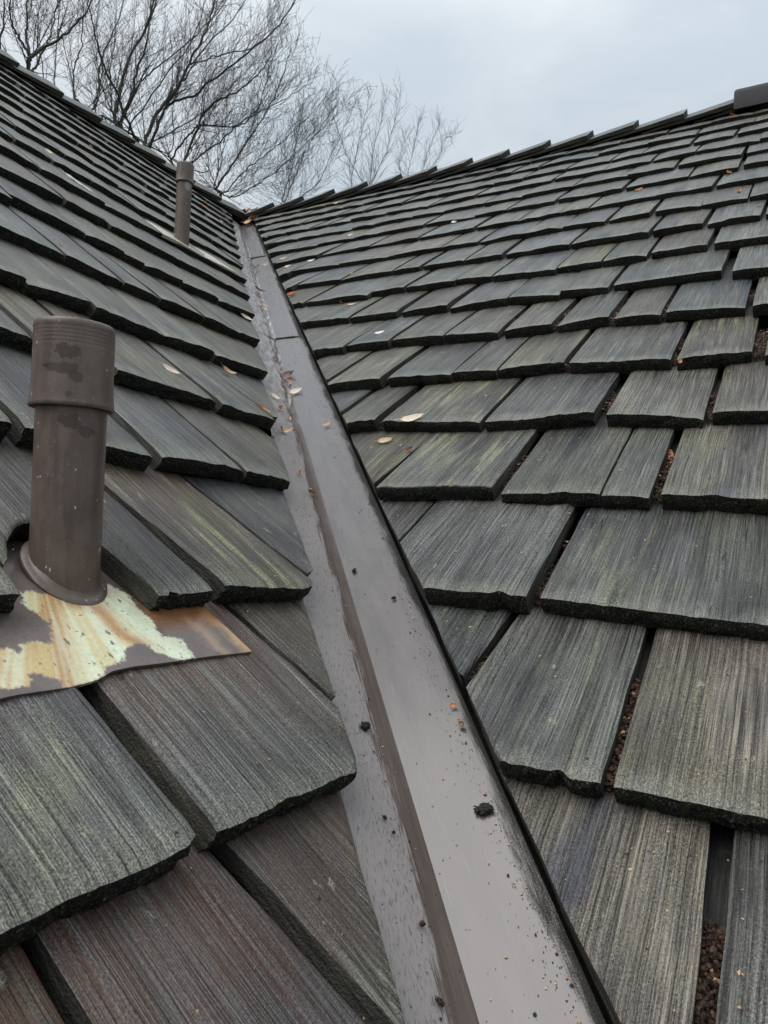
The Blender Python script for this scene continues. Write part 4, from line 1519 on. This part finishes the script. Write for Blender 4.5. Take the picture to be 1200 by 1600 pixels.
LV = [
    ('R', 645, 656, 40, 'pale', 20, 'large pale oval leaf lying at the butt of a shake, right slope', .40),
    ('R', 603, 690, 26, 'tan', 15, 'tan oval leaf on the shake just below the large pale leaf', .45),
    ('R', 634, 610, 20, 'orange', 70, 'folded orange leaf stuck in the joint above the large pale leaf', .6, .5, .9, 30),
    ('R', 644, 607, 14, 'orange', 20, 'small orange leaf beside the folded one in the joint', .6, .5, .8, 40),
    ('R', 640, 704, 14, 'red', 60, 'dark red leaf wedged in a joint below the tan oval leaf', .6, .4, .6, 20),
    ('R', 1040, 716, 30, 'orange', 80, 'bright orange leaf standing in the wide joint near the right edge', .75, .4, .6, 35),
    ('R', 457, 462, 18, 'orange', 30, 'orange leaf on the shakes beside the valley edge', .6, .4, .7, 10),
    ('R', 534, 473, 16, 'orange', 100, 'upright orange leaf leaning on a butt a few boards from the valley', .5, .4, .6, 40),
    ('R', 551, 476, 18, 'tan', 10, 'thin tan leaf lying just right of the upright orange leaf', .25),
    ('R', 594, 521, 17, 'white', 20, 'bleached white leaf on a shake right of the valley', .4),
    ('R', 710, 348, 10, 'white', 50, 'small bleached round leaf far up the middle of the right slope', .75),
    ('R', 766, 341, 14, 'pale', 10, 'thin pale leaf on the upper courses right of the small round leaf', .3),
    ('R', 549, 428, 9, 'orange', 70, 'tiny orange leaf at a joint on the upper right slope', .6),
    ('R', 444, 405, 14, 'tan', 10, 'tan leaf on the shakes near the upper valley seam', .45),
    ('R', 450, 417, 12, 'pale', 20, 'pale leaf just below the tan leaf by the upper valley seam', .45),
    ('R', 487, 408, 14, 'white', 12, 'bleached thin leaf a board right of the upper valley', .35),
    ('R', 526, 318, 9, 'tan', 20, 'small tan leaf near the left end of the right ridge', .6),
    ('R', 548, 368, 10, 'pale', 15, 'pale leaf below the small tan leaf near the ridge', .5),
    ('R', 878, 270, 16, 'pale', 5, 'pinkish pale leaf lying on a high course of the right slope', .35),
    ('R', 998, 298, 14, 'orange', 40, 'orange leaf in front of a greenish shake high on the right slope', .5, .3, .5),
    ('R', 1143, 181, 18, 'orange', 90, 'upright orange leaf against the end of the dark ridge vent', .5, .3, .6, 30),
    ('R', 1138, 271, 16, 'orange', 80, 'orange leaf standing in a joint below the ridge vent', .5, .3, .6, 30),
    ('R', 1154, 300, 18, 'orange', 85, 'orange leaf in the joint one course lower than its neighbour below the vent', .4, .3, .6, 30),
    ('R', 1186, 322, 10, 'brown', 80, 'brown leaf in the joint at the right edge of the roof', .5),
    ('R', 1062, 567, 13, 'orange', 80, 'rusty leaf deep in the joint above the bright orange leaf', .5, .3, .6, 30),
    ('L', 265, 580, 32, 'pale', -40, 'pale oval leaf on the shake right of the big coupling', .40),
    ('L', 355, 584, 24, 'tan', -50, 'curled red-tan leaf under a butt near the valley, left slope', .45, .6, .8),
    ('L', 411, 641, 24, 'orange', -50, 'orange leaf at the valley end of a left slope butt', .35, .3, .5),
    ('L', 383, 497, 26, 'pale', -40, 'pale oval leaf near the valley, two courses above the curled one', .40),
    ('L', 97, 387, 12, 'orange', -40, 'small orange leaf at the far left under the upper courses', .5),
    ('L', 75, 238, 12, 'pale', -30, 'round pale leaf on a high course of the left slope', .85),
    ('L', 137, 219, 9, 'orange', -20, 'small orange leaf high on the left slope', .7),
    ('L', 141, 229, 8, 'orange', 40, 'tiny orange leaf just below another high on the left slope', .7),
    ('L', 190, 217, 13, 'yellow', -40, 'yellow-green leaf near the left ridge', .45),
    ('L', 122, 288, 48, 'white', -48, 'long white curled strip lying across a left slope butt', .14, .1, .5),
    ('L', 267, 360, 9, 'orange', 60, 'orange leaf at the foot of the small vent pipe', .7),
    ('L', 317, 322, 11, 'orange', -40, 'orange leaf right of the small vent pipe', .5),
    ('L', 349, 332, 9, 'orange', -40, 'orange leaf above the valley, upper of a close pair', .5),
    ('L', 345, 346, 9, 'tan', 20, 'tan leaf above the valley, lower of a close pair', .5),
    ('V', 453, 588, 22, 'brown', 10, 'brown curled leaf on the valley metal just below the lower seam', .55, .6, .7),
    ('V', 450, 600, 20, 'tan', -15, 'tan leaf half under the brown one below the lower seam', .6, .4, .5),
    ('V', 464, 614, 22, 'pale', 30, 'pale pointed leaf on the valley metal below the brown pair', .6, .3, .4),
    ('V', 428, 622, 18, 'pale', -50, 'speckled pale leaf at the left edge of the valley metal', .6, .3, .4),
    ('V', 441, 675, 26, 'tan', -5, 'tan arched leaf lying in the wet run left of the crease', .45, .8, .5),
    ('V', 424, 688, 18, 'brown', 40, 'reddish transparent leaf against the left shakes below the arched one', .6, .3, .3),
    ('V', 450, 655, 14, 'tan', 40, 'small tan leaf just above the arched leaf in the valley', .6, .3, .4),
    ('V', 512, 666, 18, 'tan', 40, 'tan leaf alone in the middle of the right valley leaf', .4, .6, .6),
    ('V', 486, 773, 24, 'brown', -10, 'brown rolled leaf crossing the crease halfway down the valley', .3, .3, .8),
    ('V', 402, 457, 20, 'brown', -20, 'dark brown leaf on the upper left edge of the valley', .35, .4, .7),
    ('V', 417, 417, 10, 'tan', 10, 'tiny tan leaf on the valley metal below the upper seam', .5),
    ('V', 393, 345, 22, 'brown', 10, 'brown leaf in the clump at the top of the valley', .6, .5, .6),
    ('V', 387, 338, 18, 'orange', 30, 'orange leaf on top of the clump at the top of the valley', .6, .5, .6, 10, .05),
    ('V', 398, 342, 20, 'brown', -30, 'dark leaf on the right of the clump at the valley top', .5, .5, .6, 0, .06),
    ('V', 391, 352, 20, 'tan', 0, 'tan leaf at the bottom of the clump at the valley top', .6, .4, .5),
    ('V', 397, 349, 22, 'orange', -50, 'orange-brown leaf across the middle of the clump at the valley top', .5, .6, .7, 10, .03),
    ('V', 386, 347, 18, 'brown', 60, 'brown leaf on the left flank of the clump at the valley top', .55, .5, .7, 0, .04),
    ('V', 404, 347, 18, 'tan', 70, 'tan leaf on the right flank of the clump at the valley top', .45, .5, .7, 0, .03),
    ('V', 408, 481, 16, 'tan', -40, 'tan leaf against the left shakes above the lower seam', .5, .5, .6),
    ('V', 436, 640, 16, 'orange', 25, 'small orange leaf between the speckled leaf and the arched leaf', .55, .5, .6),
    ('V', 402, 422, 14, 'brown', 70, 'small brown leaf against the left shakes below the upper seam', .5, .5, .6),
    ('V', 466, 742, 14, 'orange', 50, 'small orange leaf on the wet run above the brown rolled leaf', .5, .5, .6),
    ('V', 710, 1105, 13, 'orange', 20, 'little torn orange leaf near the right shakes in the lower valley', .6, .5, .5),
    ('V', 723, 1136, 14, 'brown', -30, 'little ragged brown leaf just below the torn orange one', .7, .6, .5),
    ('V', 968, 1567, 15, 'orange', 40, 'orange scrap at the shake edge in the bottom right of the valley', .7, .5, .5),
    ('V', 400, 337, 16, 'red', 20, 'dark red leaf at the back of the clump at the valley top', .6, .5, .6, 0, .08),
]
for a in LV:
    leaf(*a)


# ------------------------------------------------------------------ moss clods and litter
def clod(px, py, size_px, label, mat=None, flat=0.45):
    side, u, s, P = metal_hit(px, py)
    P = world(side, u, s, -METAL_D + 0.012)
    r = size_px / 2 / F_PX * (P - CAM).dot(fw)
    V, F = [], []
    nu, nv = 26, 14
    for j in range(nv + 1):
        th = math.pi * j / nv
        for i in range(nu):
            ph = 2 * math.pi * i / nu
            d = Vector((math.sin(th) * math.cos(ph), math.sin(th) * math.sin(ph), math.cos(th)))
            k = r * (1 + 0.5 * nz1(d.x * 2.6 + px, d.y * 2.6, d.z * 2.6) + 0.6 * nz1(d.x * 6, d.y * 6 + px, d.z * 6))
            V.append((d.x * k, d.y * k * 0.7, max(d.z, -0.3) * k * flat))
    for j in range(nv):
        for i in range(nu):
            i2 = (i + 1) % nu
            F.append((j * nu + i, (j + 1) * nu + i, (j + 1) * nu + i2, j * nu + i2))
    o = mesh_obj('moss_clod', V, F, mat or M_MOSS)
    a, b, n = FR[side]
    o.matrix_world = Matrix(((a.x, b.x, n.x, P.x), (a.y, b.y, n.y, P.y), (a.z, b.z, n.z, P.z), (0, 0, 0, 1))) @ Matrix.Rotation(0.4 + px, 4, 'Z')
    tag(o, label, 'moss', 'clods of moss and dirt on the valley metal')


clod(568, 1138, 17, 'black moss clod standing on the left leaf of the valley', None, 0.8)
clod(757, 1267, 26, 'flat black dirt clod in the middle of the right valley leaf')
clod(612, 1304, 7, 'small black crumb on the left leaf below the standing clod', None, 0.7)
clod(656, 1447, 12, 'dark curled crumb near the bottom of the left valley leaf', M_MUCK, 0.7)
clod(616, 937, 7, 'small round black clod high on the right valley leaf', None, 0.7)
clod(554, 894, 8, 'little dark clod beside the crease next to the left shakes', None, 0.6)
clod(598, 1281, 8, 'reddish crumb just above the small black crumb', M_MUCK, 0.7)
clod(683, 1569, 14, 'red-brown crumb at the very bottom of the valley', M_MUCK, 0.6)


class Crumbs:
    def __init__(self):
        self.V, self.F = [], []

    def add(self, P, a, b, n, r, rng, flat=0.5):
        m = rng.randint(4, 6)
        b0 = len(self.V)
        rot = rng.uniform(0, 6.28)
        tx, ty = rng.uniform(-.35, .35), rng.uniform(-.35, .35)
        self.V.append(P + n * r * flat * 1.3)
        for i in range(m):
            t = rot + 2 * math.pi * i / m
            k = r * rng.uniform(0.6, 1.2)
            x, y = k * math.cos(t), k * math.sin(t)
            self.V.append(P + a * x + b * y + n * (r * flat * 0.25 + max(0, tx * x + ty * y)))
        for i in range(m):
            self.F.append((b0, b0 + 1 + i, b0 + 1 + (i + 1) % m))
        for i in range(m):
            pass


def scatter():
    rng = random.Random(99)
    seed, grit, muck = Crumbs(), Crumbs(), Crumbs()
    # seed scales and crumbs on the shake faces, nearest part of the roof
    for side, n in (('R', 330), ('L', 170)):
        a, b, nn = FR[side]
        for _ in range(n):
            s = 0.2 + 7.5 * rng.random() ** 1.5
            if side == 'R':
                u = rng.uniform(vl(s) + 0.02, min(vl(s) + 4.5, 0.7))
            else:
                u = rng.uniform(max(0.44 * s - 1.6, 0.786 * s - 2.6), 0.786 * s - 0.45)
            z = surf(side, u, s)
            if z is None:
                continue
            P = world(side, u, s, z + 0.004)
            r = rng.uniform(0.0007, 0.0019)
            q = rng.uniform(0, 6.28)
            a2, b2 = (a * math.cos(q) + b * math.sin(q)), (b * math.cos(q) - a * math.sin(q)) * rng.uniform(0.35, 1.0)
            (seed if rng.random() < 0.6 else grit).add(P, a2, b2, nn, r, rng, 0.30)
    # grit on the valley metal: thick on the left leaf and along the right-hand shakes
    for _ in range(2600):
        s = -0.2 + 12 * rng.random() ** 1.6
        q = rng.random()
        if q < 0.40:
            w_ = -abs(rng.triangular(0.0, 0.43, 0.2))
        elif q < 0.85:
            w_ = CUT_R + 0.0 - abs(rng.gauss(0, 0.05))
        else:
            w_ = rng.uniform(0.02, 0.38)
        base = Vector((-s * CP, s * CP, s * SP - METAL_D / CP))
        P = base + (Vector((w_, 0, 0)) if w_ >= 0 else Vector((0, w_, 0)))
        lf = 0.002 + (0.032 if s > 7 else 0) + (0.02 if s > 12.6 else 0)
        side = 'R' if w_ >= 0 else 'L'
        a, b, nn = FR[side]
        P = (P + nn * lf) * E
        r = rng.uniform(0.0003, 0.0008) if rng.random() < 0.93 else rng.uniform(0.0009, 0.0018)
        sd_ = rng.random() > 0.80
        (seed if sd_ else grit).add(P, a, b * (rng.uniform(0.4, 1) if sd_ else 1), nn, r * (2.0 if sd_ else 1.0), rng, 0.3 if sd_ else 0.5)
    # leaf mould lodged in the wide joints of the right slope
    recs = sorted(SHAKES['R'], key=lambda q: (q[0], q[1]))
    for q1, q2 in zip(recs[:-1], recs[1:]):
        if q1[0] != q2[0] or q1[0] > 6 or q1[0] < -1:
            continue
        gp = q2[1] - q1[2]
        if gp < 0.045 or gp > 0.2:
            continue
        k = q1[0]
        for _ in range(int((420 if k > 1 else 900) * gp / 0.06)):
            s = k + 0.06 + 0.62 * rng.random()
            if nz1(s * 5 + k * 3, q1[2] * 4) < (-0.12 if k > 1 else -0.5):
                continue
            l, r = q1[7](s), q2[6](s)
            if r - l < 0.01 or l < vline('R', s) + 0.03:
                continue
            u = l + (r - l) * rng.uniform(0.05, 0.95)
            h = -tap(k) * (1 + (s - k)) + 0.004 + 0.06 * rng.random() ** 1.5
            a, b, nn = FR['R']
            (muck if rng.random() < 0.93 else seed).add(world('R', u, s, h), a, b, nn, rng.uniform(0.0008, 0.0030), rng, 0.5)
    for nm, cr_, m in (('seed_litter', seed, M_SEED), ('grit', grit, M_GRIT), ('leaf_mould', muck, M_MUCK)):
        o = mesh_obj(nm, cr_.V, cr_.F, m, smooth=False)
        o['kind'] = 'stuff'


scatter()
